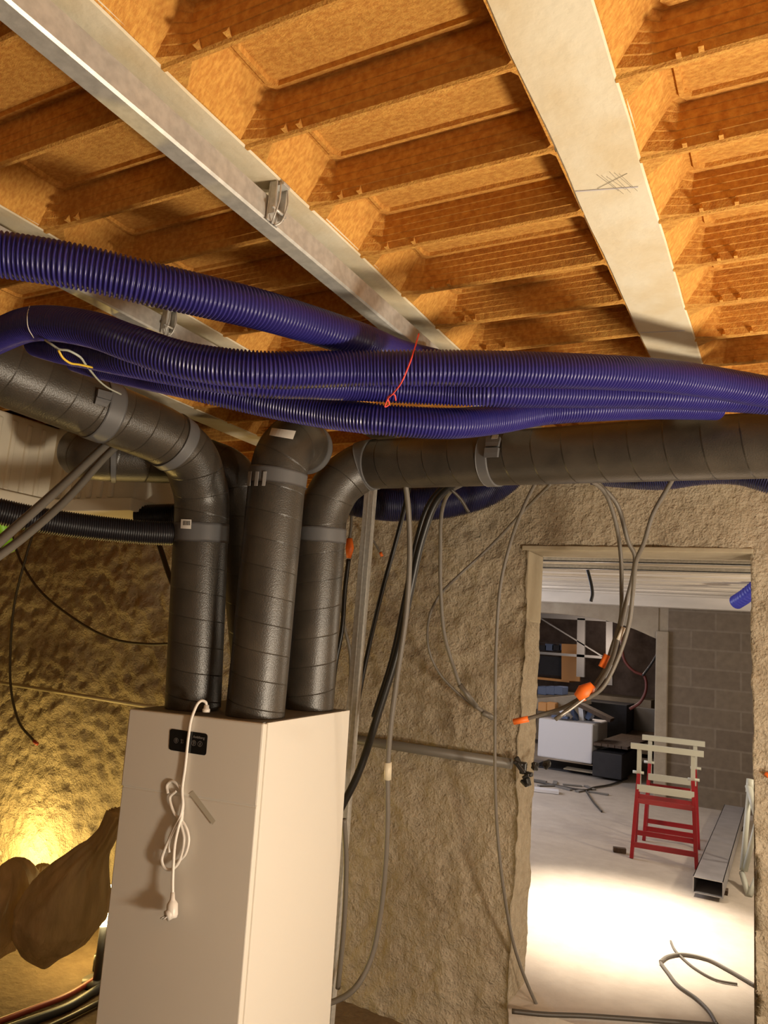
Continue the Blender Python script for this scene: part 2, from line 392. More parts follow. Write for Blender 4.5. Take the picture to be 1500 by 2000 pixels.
# smooth cement patch lining the doorway head and the top of the left jamb
t = MB()
t.span((DX0-0.025, YB-0.012, DZ-0.012), (DX1+0.012, YB+TH-0.02, DZ+0.012))
t.span((DX0-0.004, YB+0.012, DZ-0.36), (DX0+0.010, YB+TH-0.02, DZ-0.012))
tag(t.build('trim_1', M['smooth'], bevel=0.006), kind='structure')
for nm, a, b_ in (('wall_left', (-5.7, -2.2, ZF), (-5.6, YB+0.3, 2.5)), ('wall_right', (2.4, -2.2, ZF), (2.5, 14.2, 2.6)), ('wall_front', (-5.7, -2.3, ZF), (2.5, -2.2, 2.5)), ('wall_next_left', (-6.6, YB+TH, 0), (-6.5, 14.2, 2.6)), ('wall_stone', (-6.6, 13.7, 0), (2.5, 13.8, 2.7))):
    q = MB(); q.span(a, b_); tag(q.build(nm, M['stone'] if nm == 'wall_stone' else M['farplaster']), kind='structure')

# ceiling of moulded wood-fibre pans between the joists
ZJ = 2.4; ZR = 2.478
def ceiling():
    b = MB()
    phases = {-4.2+0: .75}
    per = 0.197
    jc = [0.325-0.6*k for k in range(10)]
    ph = {0: 0.963, 1: 0.687, 2: 0.75, 3: 0.70, 4: .74, 5: .70, 6: .76, 7: .7, 8: .72}
    for k in range(9):
        xr = jc[k]-0.06; xl = jc[k+1]+0.06    # clear bay between two joists
        y = ph[k]-per*16
        while y < YB-0.02:
            yn = y-per+0.014; yf = y     # near and far bottom edge of one pan
            if y > -0.9:
                # octagonal pan: bottom rim (z=ZJ+.004), top rim (z=ZR)
                zb = ZJ+0.003; zt = ZR
                B = [(xl+0.004, yn+0.040), (xl+0.05, yn), (xr-0.012, yn), (xr-0.004, yn+0.012), (xr-0.004, yf-0.006), (xr-0.012, yf), (xl+0.052, yf), (xl+0.004, yf-0.014)]
                T = [(xl+0.052, yn+0.050), (xl+0.078, yn+0.014), (xr-0.030, yn+0.014), (xr-0.022, yn+0.022), (xr-0.022, yf-0.014), (xr-0.030, yf-0.006), (xl+0.062, yf-0.006), (xl+0.052, yf-0.018)]
                def inset(R_, d):
                    cx = sum(p[0] for p in R_)/8; cy = sum(p[1] for p in R_)/8
                    return [(p[0]+(d if p[0] < cx else -d), p[1]+(d if p[1] < cy else -d)) for p in R_]
                lv = [(B, zb)]
                # stepped wall with fine moulding lines
                for s in (0.2, 0.4, 0.6, 0.8):
                    R_ = [(B[i][0]*(1-s)+T[i][0]*s, B[i][1]*(1-s)+T[i][1]*s) for i in range(8)]
                    lv += [(R_, zb+(zt-zb)*s), (inset(R_, 0.0015), zb+(zt-zb)*s+0.001)]
                lv += [(T, zt), (inset(T, 0.010), zt), (inset(T, 0.012), zt-0.006), (inset(T, 0.019), zt-0.006), (inset(T, 0.021), zt+0.002)]
                v = [(p[0], p[1], z) for R_, z in lv for p in R_]; f = []
                for a in range(len(lv)-1):
                    for i in range(8): f.append((a*8+i, a*8+(i+1) % 8, (a+1)*8+(i+1) % 8, (a+1)*8+i))
                f.append(tuple((len(lv)-1)*8+i for i in range(8)))
                b.add(v, f)
                # ridge to the next pan: rim faces around the octagon
                o = [(xl, yn), (xr, yn), (xr, yf), (xl, yf)]
                n = len(b.v)
                rim = [(p[0], p[1], zb) for p in B]; oc = [(p[0], p[1], zb-0.0) for p in o]
                b.add(rim+oc, [(0, 1, 8), (2, 3, 9), (4, 5, 10), (6, 7, 11), (3, 4, 10, 9), (7, 0, 8, 11)])
                # rounded ridge bead between pans
                y2 = yf+0.014
                b.add([(xl, yf, zb), (xl, yf+0.004, zb-0.004), (xl, y2-0.004, zb-0.004), (xl, y2, zb), (xr, yf, zb), (xr, yf+0.004, zb-0.004), (xr, y2-0.004, zb-0.004), (xr, y2, zb)],
                      [(0, 1, 5, 4), (1, 2, 6, 5), (2, 3, 7, 6)])
                # moulding pips along the far wall
                for q in range(2):
                    px_ = xl+0.075+q*0.045+0.01*math.sin(q*2.1+y*9)
                    b.add([(px_, yf-.012, zb-.001), (px_+.007, yf-.012, zb-.001), (px_+.007, yf, zb-.001), (px_, yf, zb-.001), (px_+.003, yf-.003, zb+.016)], [(0, 1, 2, 3), (0, 4, 1), (1, 4, 2), (2, 4, 3), (3, 4, 0)])
            y += per
    b.add([(-6.5, -2.2, ZR+.012), (2.4, -2.2, ZR+.012), (2.4, YB+.05, ZR+.012), (-6.5, YB+.05, ZR+.012)], [(0, 1, 2, 3)])
    return b.build('ceiling', M['fibre'])
tag(ceiling(), kind='structure')
jl = {-0.275: 'wide bare white concrete ceiling joist right of centre, pencil marked', -0.875: 'white concrete ceiling joist carrying the long galvanised rail above the blue ducts',
      -1.475: 'white concrete ceiling joist at left, passing behind the uppermost blue duct', -2.075: 'white concrete ceiling joist over the white polystyrene box',
      -2.675: 'white concrete ceiling joist at far left, mostly hidden by ducts'}
for x, lb in jl.items():
    b = MB(); hw = 0.065
    prof = [(-hw+.006, 0), (hw-.006, 0), (hw, .006), (hw, .03), (hw-.03, .05), (hw-.03, .088), (-hw+.03, .088), (-hw+.03, .05), (-hw, .03), (-hw, .006)]
    ys = np.linspace(-2.15, YB-0.02, 60); v = []; f = []
    for j, y in enumerate(ys):
        for (a, c) in prof:
            e = 0.0035*noise.noise(Vector((x*9+a*20, y*6, c*10)))
            v.append((x+a+e, y, ZJ+c+(e*0.3 if c == 0 else 0)))
    for j in range(59):
        for i in range(10): f.append((j*10+i, j*10+(i+1) % 10, (j+1)*10+(i+1) % 10, (j+1)*10+i))
    f += [tuple(range(10)), tuple(59*10+i for i in range(9, -1, -1))]
    b.add(v, f)
    o = b.build('ceiling_joist', M['joist'], bevel=0); tag(o, lb, 'joist', 'concrete joists in the ceiling')
    if abs(x+0.275) < .01:   # pencil lines and a scribble across the underside
        pm = mat('pencil_blue', (0.46, 0.43, 0.44), 0.8)
        for y0, y1 in ((1.21, 1.245), (1.86, 1.89)):
            p = MB(); p.bar((x-hw+.008, y0, ZJ-0.0008), (x+hw-.02, y1-.01, ZJ-0.0008), 0.003, 0.001); p.build('pencil_line', pm, o)
        p = MB()
        for k in range(6):
            p.bar((x-.012+k*.007, 1.175+.006*(k % 3), ZJ-0.001), (x+.012+k*.006, 1.235+.012*(k % 2), ZJ-0.001), 0.0005, 0.0006)
        p.bar((x-.02, 1.215, ZJ-0.001), (x+.035, 1.19, ZJ-0.001), 0.0006, .0006)
        p.build('scribble', mat('pencil_grey', (.30, .26, .20), .8), o)

# next room
q = MB(); q.span((-6.6, YB+TH, 2.30), (2.5, 9.35, 2.40))
for k in range(9):
    y = 5.1+k*0.48
    q.span((-6.4, y, 2.285), (2.4, y+0.05, 2.302)); q.span((-6.4, y+.2, 2.292), (2.4, y+0.23, 2.302))
q.span((-6.6, 9.2, 2.17), (2.5, 9.4, 2.31))
tag(q.build('ceiling_next_room', M['farceil']), kind='structure')
q = MB(); q.span((-6.6, 9.66, 2.6), (2.5, 13.8, 2.7)); tag(q.build('ceiling_end_room', M['farplaster']), kind='structure')
for y, z, lb in ((5.66, 2.275, 'galvanised ceiling rail in the next room, nearest the door lintel'), (6.12, 2.27, 'galvanised ceiling rail in the next room, just beyond the nearest one')):
    q = MB(); q.span((-4.2, y-.03, z-.018), (2.2, y+.03, z-.012)); q.span((-4.2, y-.03, z-.018), (2.2, y-.024, z+.012)); q.span((-4.2, y+.024, z-.018), (2.2, y+.03, z+.012))
    tag(q.build('ceiling_rail', M['galv']), lb, 'rail')
# block wall, pillar, arch
q = MB(); q.span((-1.29, 9.42, 0), (2.4, 9.62, 2.2)); tag(q.build('wall_block', M['blocks']), kind='structure')
q = MB(); q.span((-1.42, 9.38, 0), (-1.28, 9.66, 1.9)); tag(q.build('trim_2', M['farplaster'], bevel=.012), kind='structure')
def arch():
    b = MB(); xs = np.linspace(-4.6, -1.40, 40); v = []; f = []
    def h(x):  # soffit height
        u = (x+3.0)/1.58; return 2.04-0.24*max(0, abs(u))**3.2 if abs(u) <= 1.0 else 1.8
    for x in xs:
        for (y, z) in ((9.42, 2.62), (9.42, h(x)), (9.64, h(x)), (9.64, 2.62)): v.append((x, y, z))
    for i in range(39):
        for k in range(3): f.append((i*4+k, i*4+k+1, (i+1)*4+k+1, (i+1)*4+k))
    b.add(v, f); b.span((-1.40, 9.43, 1.80), (-1.0, 9.63, 2.62)); b.span((-1.1, 9.421, 2.1), (2.4, 9.63, 2.62)); b.span((-6.5, 9.42, 0), (-4.6, 9.64, 2.62))
    return b.build('wall_arch', M['farplaster'])
tag(arch(), kind='structure')

# ================================================================ CABINET
zt = 1.29
A = onz(253, 1378, zt); B_ = onz(515, 1413, zt); C_ = onz(690, 1388, zt)
ux = (A-B_); W_ = ux.length; ux.normalize()
uy = Vector((-ux.y, ux.x, 0)) * -1
if uy.dot(C_-B_) < 0: uy = -uy
Dp = (C_-B_).dot(uy)
nf = -uy; ns = -ux                          # outward normals of the front and the right face
lean = Matrix.Rotation(math.radians(-1.15), 3, Vector((uy.x, uy.y, 0)).normalized())
def cabp(a, d, z):                           # a: from the right corner to the left, d: depth, z: height
    p = ux*a+uy*d+Vector((0, 0, z-zt)); return B_+lean@p
def cbox(mb, a0, a1, d0, d1, z0, z1):
    pts = [cabp(a, d, z) for z in (z0, z1) for a, d in ((a0, d0), (a1, d0), (a1, d1), (a0, d1))]
    mb.add(pts, [(3, 2, 1, 0), (4, 5, 6, 7), (0, 1, 5, 4), (1, 2, 6, 5), (2, 3, 7, 6), (3, 0, 4, 7)])
cab = empty('ventilation_unit', cabp(W_/2, Dp/2, ZF))
tag(cab, 'tall white ventilation unit with touch panel and hanging mains lead', 'ventilation unit')
q = MB(); cbox(q, 0.004, W_-.004, 0.006, Dp, ZF+0.05, zt-.003); q.build('body', M['cabinet'], cab, .004)
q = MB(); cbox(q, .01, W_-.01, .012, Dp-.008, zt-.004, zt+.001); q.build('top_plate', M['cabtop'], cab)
q = MB(); cbox(q, 0, W_, -.0, .016, 1.033, zt); q.build('upper_front_cover', M['cabinet'], cab, .006)
q = MB(); cbox(q, 0.003, W_-.003, 0.004, .016, ZF+0.06, 1.030); q.build('lower_front_cover', M['cabinet'], cab, .004)
q = MB(); cbox(q, -.002, 0.006, 0.028, Dp, ZF+0.05, zt); q.build('side_panel', M['cabinet'], cab, .002)
for a in (.05, W_-.05):
    for d in (.05, Dp-.05):
        q = MB(); cbox(q, a-.02, a+.02, d-.02, d+.02, ZF, ZF+.05); q.build('foot', M['black'], cab)
nfl = lean@nf; P0 = cabp(0, 0, zt)
def face(px, py, off=0.0): return onpl(px, py, P0, nfl, off)
def facequad(name, cs, off, th, m, parent, bev=0):
    a = [face(x, y, off) for x, y in cs]; b2 = [face(x, y, off+th) for x, y in cs]
    q = MB(); n = len(cs); q.add(a+b2, [tuple(range(n-1, -1, -1)), tuple(range(n, 2*n))]+[(i, (i+1) % n, n+(i+1) % n, n+i) for i in range(n)])
    return q.build(name, m, parent, bev)
def rounded(c, d):
    out = []
    for i in range(len(c)):
        p = Vector(c[i]); a = Vector(c[i-1]); b = Vector(c[(i+1) % len(c)]); u = p+(a-p).normalized()*d; v = p+(b-p).normalized()*d
        for t in (0, .2, .4, .6, .8, 1): q_ = u*(1-t)**2+p*2*t*(1-t)+v*t*t; out.append((q_.x, q_.y))
    return out
pn = facequad('control_panel', rounded([(332, 1423), (406, 1433.5), (402.5, 1476), (329.5, 1464.5)], 6), -0.001, .003, M['black'], cab)
bpy.context.view_layer.update()
pa = face(329.5, 1444, .003); pb = face(404.5, 1455, .003); ex = (pb-pa).normalized(); ez = nfl.cross(ex).normalized()
ez = ez if ez.z > 0 else -ez
pw = (pb-pa).length; pc = (pa+pb)/2
def ring(c, r, t):
    n = 20; v = []; f = []
    for k in range(n):
        a = 2*math.pi*k/n
        for rr in (r, r-t): v.append(c+ex*rr*math.cos(a)+ez*rr*math.sin(a))
    for k in range(n): f.append((2*k, 2*((k+1) % n), 2*((k+1) % n)+1, 2*k+1))
    return v, f
for u in (0.20, .355, .66, .82):
    q = MB(); c = pa+ex*pw*u+nfl*.0006
    if u != .355: q.add(*ring(c, .0088, .0011))
    # little pictogram inside each key
    if u in (.20, .66):
        for dz in (-.003, .003): q.bar(c+ez*(dz-.002)+ex*dz*.3, c+ez*(dz+.002)-ex*dz*.5, .0014, .0004, nfl)
        q.add(*ring(c+ez*.001, .0042, .0009))
    elif u == .355:
        for dx in (-.003, .003):
            q.bar(c+ex*dx-ez*.007, c+ex*(dx+.002)-ez*.001, .0018, .0004, nfl); q.bar(c+ex*(dx+.001)+ez*.001, c+ex*(dx-.001)+ez*.007, .0018, .0004, nfl)
    else: q.bar(c-ez*.005, c+ez*.005, .0018, .0004, nfl)
    q.build('touch_key', M['mark'], pn)
fc = bpy.data.curves.new('lettering', 'FONT'); fc.body = 'Ambiberg'; fc.size = .0115; fc.extrude = .0002; fc.align_x = 'RIGHT'
to = bpy.data.objects.new('lettering_curve', fc); sc.collection.objects.link(to)
R4 = Matrix((ex, ez, nfl)).transposed().to_4x4(); dg = bpy.context.evaluated_depsgraph_get(); bpy.context.view_layer.update()
tme = bpy.data.meshes.new_from_object(to.evaluated_get(bpy.context.evaluated_depsgraph_get()))
tme.transform(Matrix.Translation(pc+ex*pw*.42+ez*.0165+nfl*.0006)@R4); tme.name = 'lettering'
bpy.data.objects.remove(to); tme.materials.clear(); link('lettering', tme, M['mark'], cab)
facequad('tape_strip', [(369, 1550), (377, 1544), (421, 1603), (415, 1611)], 0.0006, .0008, mat('clear_tape', (0.52, 0.49, 0.40), .3), cab)
# mains lead
Z = lambda L, offs: [face(230+x/4.1655, 1360+y/4.1655, o) for (x, y), o in zip(L, offs)]
top = cabp((B_-onz(403, 1383, zt)).length*1.0, .035, zt)
gb = face(402.5, 1391, -.02); gt = face(403.5, 1377, -.02); q = MB(); q.tube([gb, gb.lerp(gt, .45), gb.lerp(gt, .5), gt], [.0125, .0125, .0095, .008], 16)
q.build('cable_gland', M['white'], cab)
L = [(650, 95), (600, 180), (575, 330), (550, 560), (524, 760), (528, 880), (508, 980), (462, 1070), (430, 1140), (385, 1240), (358, 1330), (380, 1395), (430, 1410), (480, 1375), (525, 1270), (540, 1150), (520, 1040),
     (528, 930), (530, 850), (500, 740), (440, 690), (400, 725), (408, 790)]
of = [.012, .008, .008, .008, .010, .013, .018, .02, .02, .021, .022, .022, .02, .017, .015, .014, .014, .010, .006, .005, .005, .005, .008]
L2 = [(408, 790), (425, 830), (470, 775), (425, 825), (435, 890), (465, 960), (515, 1000), (560, 1080), (575, 1170), (550, 1280), (505, 1335)]
P1 = [face(403, 1379, -.02), face(402, 1372, -.018), face(395, 1368.5, -.01), face(388, 1372, -.002)]+Z(L[1:], of[1:])
lead = MB(); lead.tube(spline(P1, .003), .0050, 10)
lead.tube(spline(Z([(478, 768), (425, 820), (435, 890), (465, 960), (515, 1005), (560, 1080), (577, 1170), (550, 1280), (505, 1330), (470, 1345)], [.006, .008, .01, .011, .012, .013, .013, .013, .010, .008]), .003), .0050, 10)
lead.tube(spline(Z([(528, 930), (518, 980), (495, 1060), (465, 1200), (452, 1380), (447, 1500), (447, 1600)], [.012, .016, .024, .029, .030, .032, .034]), .003), .0050, 10)
lead.tube(spline(Z([(500, 1000), (470, 1060), (430, 1130), (410, 1220), (418, 1270)], [.01, .012, .012, .010, .008]), .003), .0050, 10)
lo = lead.build('mains_lead', M['white'], cab)
# plug
pt = face(230+447/4.1655, 1360+1600/4.1655, .034); pe = face(230+440/4.1655, 1360+1800/4.1655, .040)
dz_ = (pe-pt).normalized(); Lp = (pe-pt).length
q = MB(); q.tube([pt-dz_*.002, pt+dz_*.018, pt+dz_*.024, pt+dz_*.032, pt+dz_*(Lp-.008), pt+dz_*Lp], [.0065, .008, .012, .0175, .0185, .016], 20)
pg = q.build('plug', M['white'], cab)
fdir = (nfl*0.75-ex*0.45+dz_*0.35).normalized(); cpl = pt+dz_*(Lp-.014)
q = MB(); q.tube([cpl, cpl+fdir*.020], .0165, 20); q.build('plug_face', M['white'], pg)
side = fdir.cross(dz_).normalized(); q = MB()
for s_ in (-.0095, .0095): q.tube([cpl+fdir*.019+side*s_, cpl+fdir*.036+side*s_], .0024, 10)
q.build('plug_pin', M['galv'], pg)

# ================================================================ INSULATED DUCTS
D = 0.20
def ductring(P, s0, s1, extra, parent, name='coupling_ring', m=None):
    L_ = np.concatenate([[0], np.cumsum(np.linalg.norm(np.diff(P, axis=0), axis=1))])
    s = np.linspace(s0, s1, 8); Q = np.stack([np.interp(s, L_, P[:, k]) for k in range(3)], 1)
    r = np.full(8, D/2+extra); V, Fc, _ = sweep(Q, r, 48, True)
    b = MB(); b.add(V, Fc[:-2], True); b.add([], [])
    # end lips
    n = 48; b2 = len(b.v)
    V2, F2, _ = sweep(Q[[0, 1]], [D/2-.002, D/2+extra], 48, False)
    for ring_i, base in ((0, 0), (7, 7*48)):
        c = Q[ring_i]; inner = [Vector(c)+(Vector(b.v[base+k])-Vector(c))*((D/2-.002)/(D/2+extra)) for k in range(n)]
        nb = len(b.v); b.v += [tuple(p) for p in inner]
        for k in range(n): b.f.append((base+k, base+(k+1) % n, nb+(k+1) % n, nb+k)); b.sm.append(False)
    return b.build(name, m or M['coupling'], parent)
def arclen(P, px, py):   # path length at the point that projects nearest the pixel
    c = (P-EYE)@MR.T; u = 750+F*c[:, 0]/c[:, 2]; v = 1000-F*c[:, 1]/c[:, 2]
    i = int(np.argmin((u-px)**2+(v-py)**2)); L_ = np.concatenate([[0], np.cumsum(np.linalg.norm(np.diff(P, axis=0), axis=1))]); return L_[i], i
def surf(px, py, P, extra=0.0, rad=D/2):   # point of the duct surface seen at a pixel
    r = ray(px, py); r = r/np.linalg.norm(r); best = None
    for i in range(len(P)-1):
        a = P[i]; t = P[i+1]-P[i]; t = t/np.linalg.norm(t)
        o_ = EYE-a; dd = r-t*r.dot(t); oo = o_-t*o_.dot(t)
        qa = dd.dot(dd); qb = 2*dd.dot(oo); qc = oo.dot(oo)-(rad+extra)**2; ds = qb*qb-4*qa*qc
        if ds < 0: continue
        x = (-qb-math.sqrt(ds))/(2*qa); p = EYE+r*x; s = (p-a).dot(t)
        if -0.006 <= s <= np.linalg.norm(P[i+1]-P[i])+.006 and (best is None or x < best[0]): best = (x, p, p-a-t*s)
    if best is None: return None, None
    return Vector(best[1]), Vector(best[2]).normalized()
def patch(name, P, cs, th, m, parent, extra=0.0, nu=8, nv=4):
    # thin label following the duct surface, corners given as seen
    vs = []; out = []
    for j in range(nv+1):
        for i in range(nu+1):
            u = i/nu; v = j/nv
            x = (cs[0][0]*(1-u)+cs[1][0]*u)*(1-v)+(cs[3][0]*(1-u)+cs[2][0]*u)*v
            y = (cs[0][1]*(1-u)+cs[1][1]*u)*(1-v)+(cs[3][1]*(1-u)+cs[2][1]*u)*v
            p, n_ = surf(x, y, P, extra)
            if p is None: p, n_ = at(x, y, 2.6), Vector((0, -1, 0))
            vs.append(p+n_*th); out.append(p)
    f = []
    for j in range(nv):
        for i in range(nu): a = j*(nu+1)+i; f.append((a, a+1, a+nu+2, a+nu+1))
    N_ = len(vs); f2 = [tuple(N_+k for k in q[::-1]) for q in f]
    edge = [(i, i+1) for i in range(nu)]+[((nv)*(nu+1)+i+1, nv*(nu+1)+i) for i in range(nu)]+[((j+1)*(nu+1), j*(nu+1)) for j in range(nv)]+[(j*(nu+1)+nu, (j+1)*(nu+1)+nu) for j in range(nv)]
    f3 = [(b2, a, a+N_, b2+N_) for a, b2 in edge]
    q = MB(); q.add(vs+out, f+f2+f3); return q.build(name, m, parent)

# left duct
PL = fillet(dpts([(377, 1381, 2.736), (396, 968, 2.80), (374, 893, 2.72), (322, 852, 2.62), (0, 722, 2.18), (-230, 628, 1.93)]), 0.05)
dl = uvtube('insulated_duct', PL, D/2, M['duct']); tag(dl, 'dark foam ventilation duct rising from the cabinet and bending away to the left edge', 'duct', 'dark foam ducts on the ventilation unit')
bpy.context.view_layer.update()
for (x, y, h_, e) in ((385, 1040, .035, .002), (340, 857, .022, .005), (197, 800, .03, .003)):
    s, i = arclen(PL, x, y); ductring(PL, s-h_, s+h_, e, dl)
patch('barcode_label', PL, [(354, 1014), (374, 1015), (373, 1033), (353, 1032)], .0008, M['white'], dl, .003)
for k in range(7):
    x = 358+k*2.1; patch('barcode_line', PL, [(x, 1017), (x+1.1, 1017), (x+.9, 1026), (x-.2, 1026)], .0012, M['black'], dl, .003, 1, 1)
patch('clip', PL, [(188, 762), (216, 770), (212, 783), (186, 775)], .012, M['coupling'], dl, .002, 3, 2)
patch('clip', PL, [(186, 776), (214, 784), (206, 795), (183, 788)], .008, M['coupling'], dl, .002, 3, 2)
# middle duct
PM = fillet(dpts([(498, 1398, 2.62), (541, 940, 2.70), (550, 892, 2.71), (575, 860, 2.80), (600, 876, 2.96)]), 0.05)
dm = uvtube('insulated_duct', PM, D/2*1.02, M['duct']); tag(dm, 'dark foam ventilation duct rising mid-cabinet, with a white paper label at its bend', 'duct', 'dark foam ducts on the ventilation unit')
bpy.context.view_layer.update()
s, i = arclen(PM, 541, 935); ductring(PM, s-.027, s+.027, .005, dm)
ductring(PM, arclen(PM, 600, 876)[0]-.06, arclen(PM, 600, 876)[0], .004, dm)
for x in (486, 500, 515):
    patch('clip_line', PM, [(x, 921), (x+6, 921), (x+3, 949), (x-3, 949)], .002, mat('pale_clip', (.35, .34, .33), .4), dm, .007, 2, 2)
patch('paper_label', PM, [(531, 836), (578, 842), (572, 858), (526, 850)], .001, M['white'], dm, .0016)
# right duct
PR = fillet(dpts([(602, 1384, 2.994), (630, 1000, 3.06), (660, 943, 3.08), (712, 908, 3.10), (1500, 869, 2.24), (1760, 856, 2.03)]), 0.05)
dr = uvtube('insulated_duct', PR, D/2, M['duct'], sgn=-1, pitch=.11); tag(dr, 'dark foam ventilation duct bending right from the cabinet and crossing above the doorway', 'duct', 'dark foam ducts on the ventilation unit')
bpy.context.view_layer.update()
for (x, y, h_, e) in ((628, 1047, .03, .003), (724, 908, .03, .004), (963, 896, .022, .004)):
    s, i = arclen(PR, x, y); ductring(PR, s-h_, s+h_, e, dr)
patch('clip', PR, [(951, 858), (979, 857), (975, 873), (950, 874)], .010, M['coupling'], dr, .004, 3, 2)
patch('clip', PR, [(950, 877), (976, 876), (974, 893), (948, 894)], .014, M['coupling'], dr, .004, 3, 2)
patch('clip_tab', PR, [(962, 851), (974, 850), (972, 857), (960, 858)], .003, M['galv'], dr, .012, 2, 2)
# fourth duct, behind
PB = fillet([onz(498, 1398, zt)+uy*.40+ux*.22, at(472, 985, 3.02), at(455, 925, 3.0), at(380, 897, 2.98), at(190, 889, 2.86), at(160, 884, 2.95)], 0.06)
db = uvtube('insulated_duct', PB, D/2*.98, M['duct'], pitch=.12); tag(db, 'dark foam duct stub seen under the left duct, in front of the white box', 'duct', 'dark foam ducts on the ventilation unit')
bpy.context.view_layer.update()
s, i = arclen(PB, 222, 890); ductring(PB, s-.008, s+.008, .004, db)

# ================================================================ BLUE CORRUGATED DUCTS
G = 'blue corrugated ducts under the ceiling'
flex('corrugated_duct', spline(wpts([(-160, 480, 95), (0, 497, 91), (150, 521, 89), (300, 556, 86), (500, 603, 79), (600, 632, 74), (700, 664, 69), (780, 694, 62), (850, 710, 57)], .076), .01), .076, M['flex'], label='blue corrugated duct, uppermost, crossing the upper left and diving behind the tied bundle', group=G)
flex('corrugated_duct', spline(wpts([(-90, 700, 58), (-20, 665, 62), (70, 632, 68), (180, 644, 72), (260, 672, 74), (360, 704, 75), (500, 722, 75), (700, 720, 72), (870, 719, 72), (1100, 724, 70), (1300, 735, 66), (1420, 752, 63), (1600, 785, 60)], .076), .01), .076, M['flex'], label='blue corrugated duct forming the top strand of the bundle tied with red string', group=G)
flex('corrugated_duct', spline(wpts([(75, 668, 60), (120, 680, 62), (180, 690, 64), (260, 705, 67), (360, 723, 68), (500, 743, 68), (600, 747, 66), (700, 752, 63.5), (870, 761, 62.5), (970, 764, 63), (1060, 766, 62), (1200, 768, 60), (1300, 770, 59), (1450, 778, 57), (1600, 790, 58)], .076), .01), .076, M['flex'], label='blue corrugated duct, second strand, showing just below the top strand of the tied bundle', group=G)
flex('corrugated_duct', spline(wpts([(150, 700, 54), (190, 712, 55), (270, 730, 57), (360, 748, 60), (500, 781, 60), (620, 804, 61), (740, 819, 62.5), (870, 827, 61.5), (970, 819, 58.5), (1060, 803, 56), (1160, 796, 55), (1260, 793, 53), (1400, 795, 51)], .076), .01), .076, M['flex'], label='blue corrugated duct sagging lowest below the tied bundle, above the right foam duct', group=G)
G2 = 'dark corrugated ducts near the rough wall'
flex('corrugated_duct', spline(wpts([(650, 966, 68), (700, 976, 68), (780, 985, 69), (870, 979, 69), (945, 958, 69), (980, 935, 69), (1000, 916, 69)], .172), .01), .172, M['navy'], label='dark navy corrugated duct sagging under the right foam duct beside the steel stud', group=G2, per=4)
flex('corrugated_duct', spline(wpts([(-60, 985, 54), (60, 1012, 52), (180, 1030, 50), (330, 1042, 48), (440, 1035, 46)], .09), .01), .09, M['blackflex'], label='black corrugated hose, lowest of those under the white box at left', group=G2, per=4)
flex('corrugated_duct', spline(wpts([(268, 1012, 50), (300, 1010, 50), (340, 1008, 50), (420, 1002, 50)], .105), .01), .105, M['blackflex'], label='black corrugated hose directly behind the left upright foam duct', group=G2, per=4)
flex('corrugated_duct', spline(wpts([(300, 950, 48), (330, 962, 48), (370, 970, 48), (430, 975, 48)], .115), .01), .115, M['navy'], label='navy corrugated duct disappearing between the white box and the left foam duct', group=G2, per=4)
flex('corrugated_duct', spline(wpts([(1160, 914, 67), (1200, 918, 68), (1290, 923, 70), (1370, 912, 72), (1450, 912, 74), (1530, 935, 76), (1640, 960, 78)], .14), .01), .14, M['navy'], label='navy corrugated duct peeping out under the right foam duct at the right edge', group=G2, per=4)
# red string
st = cable(dpts([(818, 652, 1.57), (810, 680, 1.54), (798, 715, 1.50), (785, 745, 1.505), (768, 768, 1.56), (757, 780, 1.60), (752, 795, 1.62), (760, 790, 1.62), (757, 776, 1.60), (770, 770, 1.58), (773, 782, 1.60)]), .0016, M['redstring'], 'thin red string tied round the blue duct bundle', 'string', 'string', step=.004, seg=6)
cable(dpts([(58, 597, 1.62), (53, 620, 1.59), (55, 640, 1.59), (66, 660, 1.62)]), .0010, M['white'], 'thin pale string looped round the blue duct at far left', 'string', 'string', step=.005, seg=6)

# ================================================================ RAILS AND CLIPS
def rail(xc, y1, lb):
    zb = 1.6+.727; b = MB(); x0 = xc-.022; x1 = xc+.020; t_ = .0015
    prof = [(x0, zb+.045), (x0, zb+.004), (x0+.004, zb), (x1-.004, zb), (x1, zb+.004), (x1, zb+.047), (x1-.008, zb+.047), (x1-.008, zb+.045), (x1-t_, zb+.045), (x1-t_, zb+.005), (x1-.005, zb+t_), (x0+.005, zb+t_), (x0+t_, zb+.005), (x0+t_, zb+.045)]
    n = len(prof); ys = [-2.1, y1]
    v = [(a, y, c) for y in ys for a, c in prof]; f = [(i, (i+1) % n, n+(i+1) % n, n+i) for i in range(n)]+[tuple(range(n)), tuple(range(2*n-1, n-1, -1))]
    b.add(v, f); o = b.build('ceiling_rail', M['galv']); tag(o, lb, 'rail', 'galvanised rails under the joists')
    return o
rail(-.856, 2.25, 'long galvanised steel rail under the joist, running from the top left corner')
rail(-1.456, 2.15, 'galvanised steel rail at left, crossing behind the uppermost blue duct')
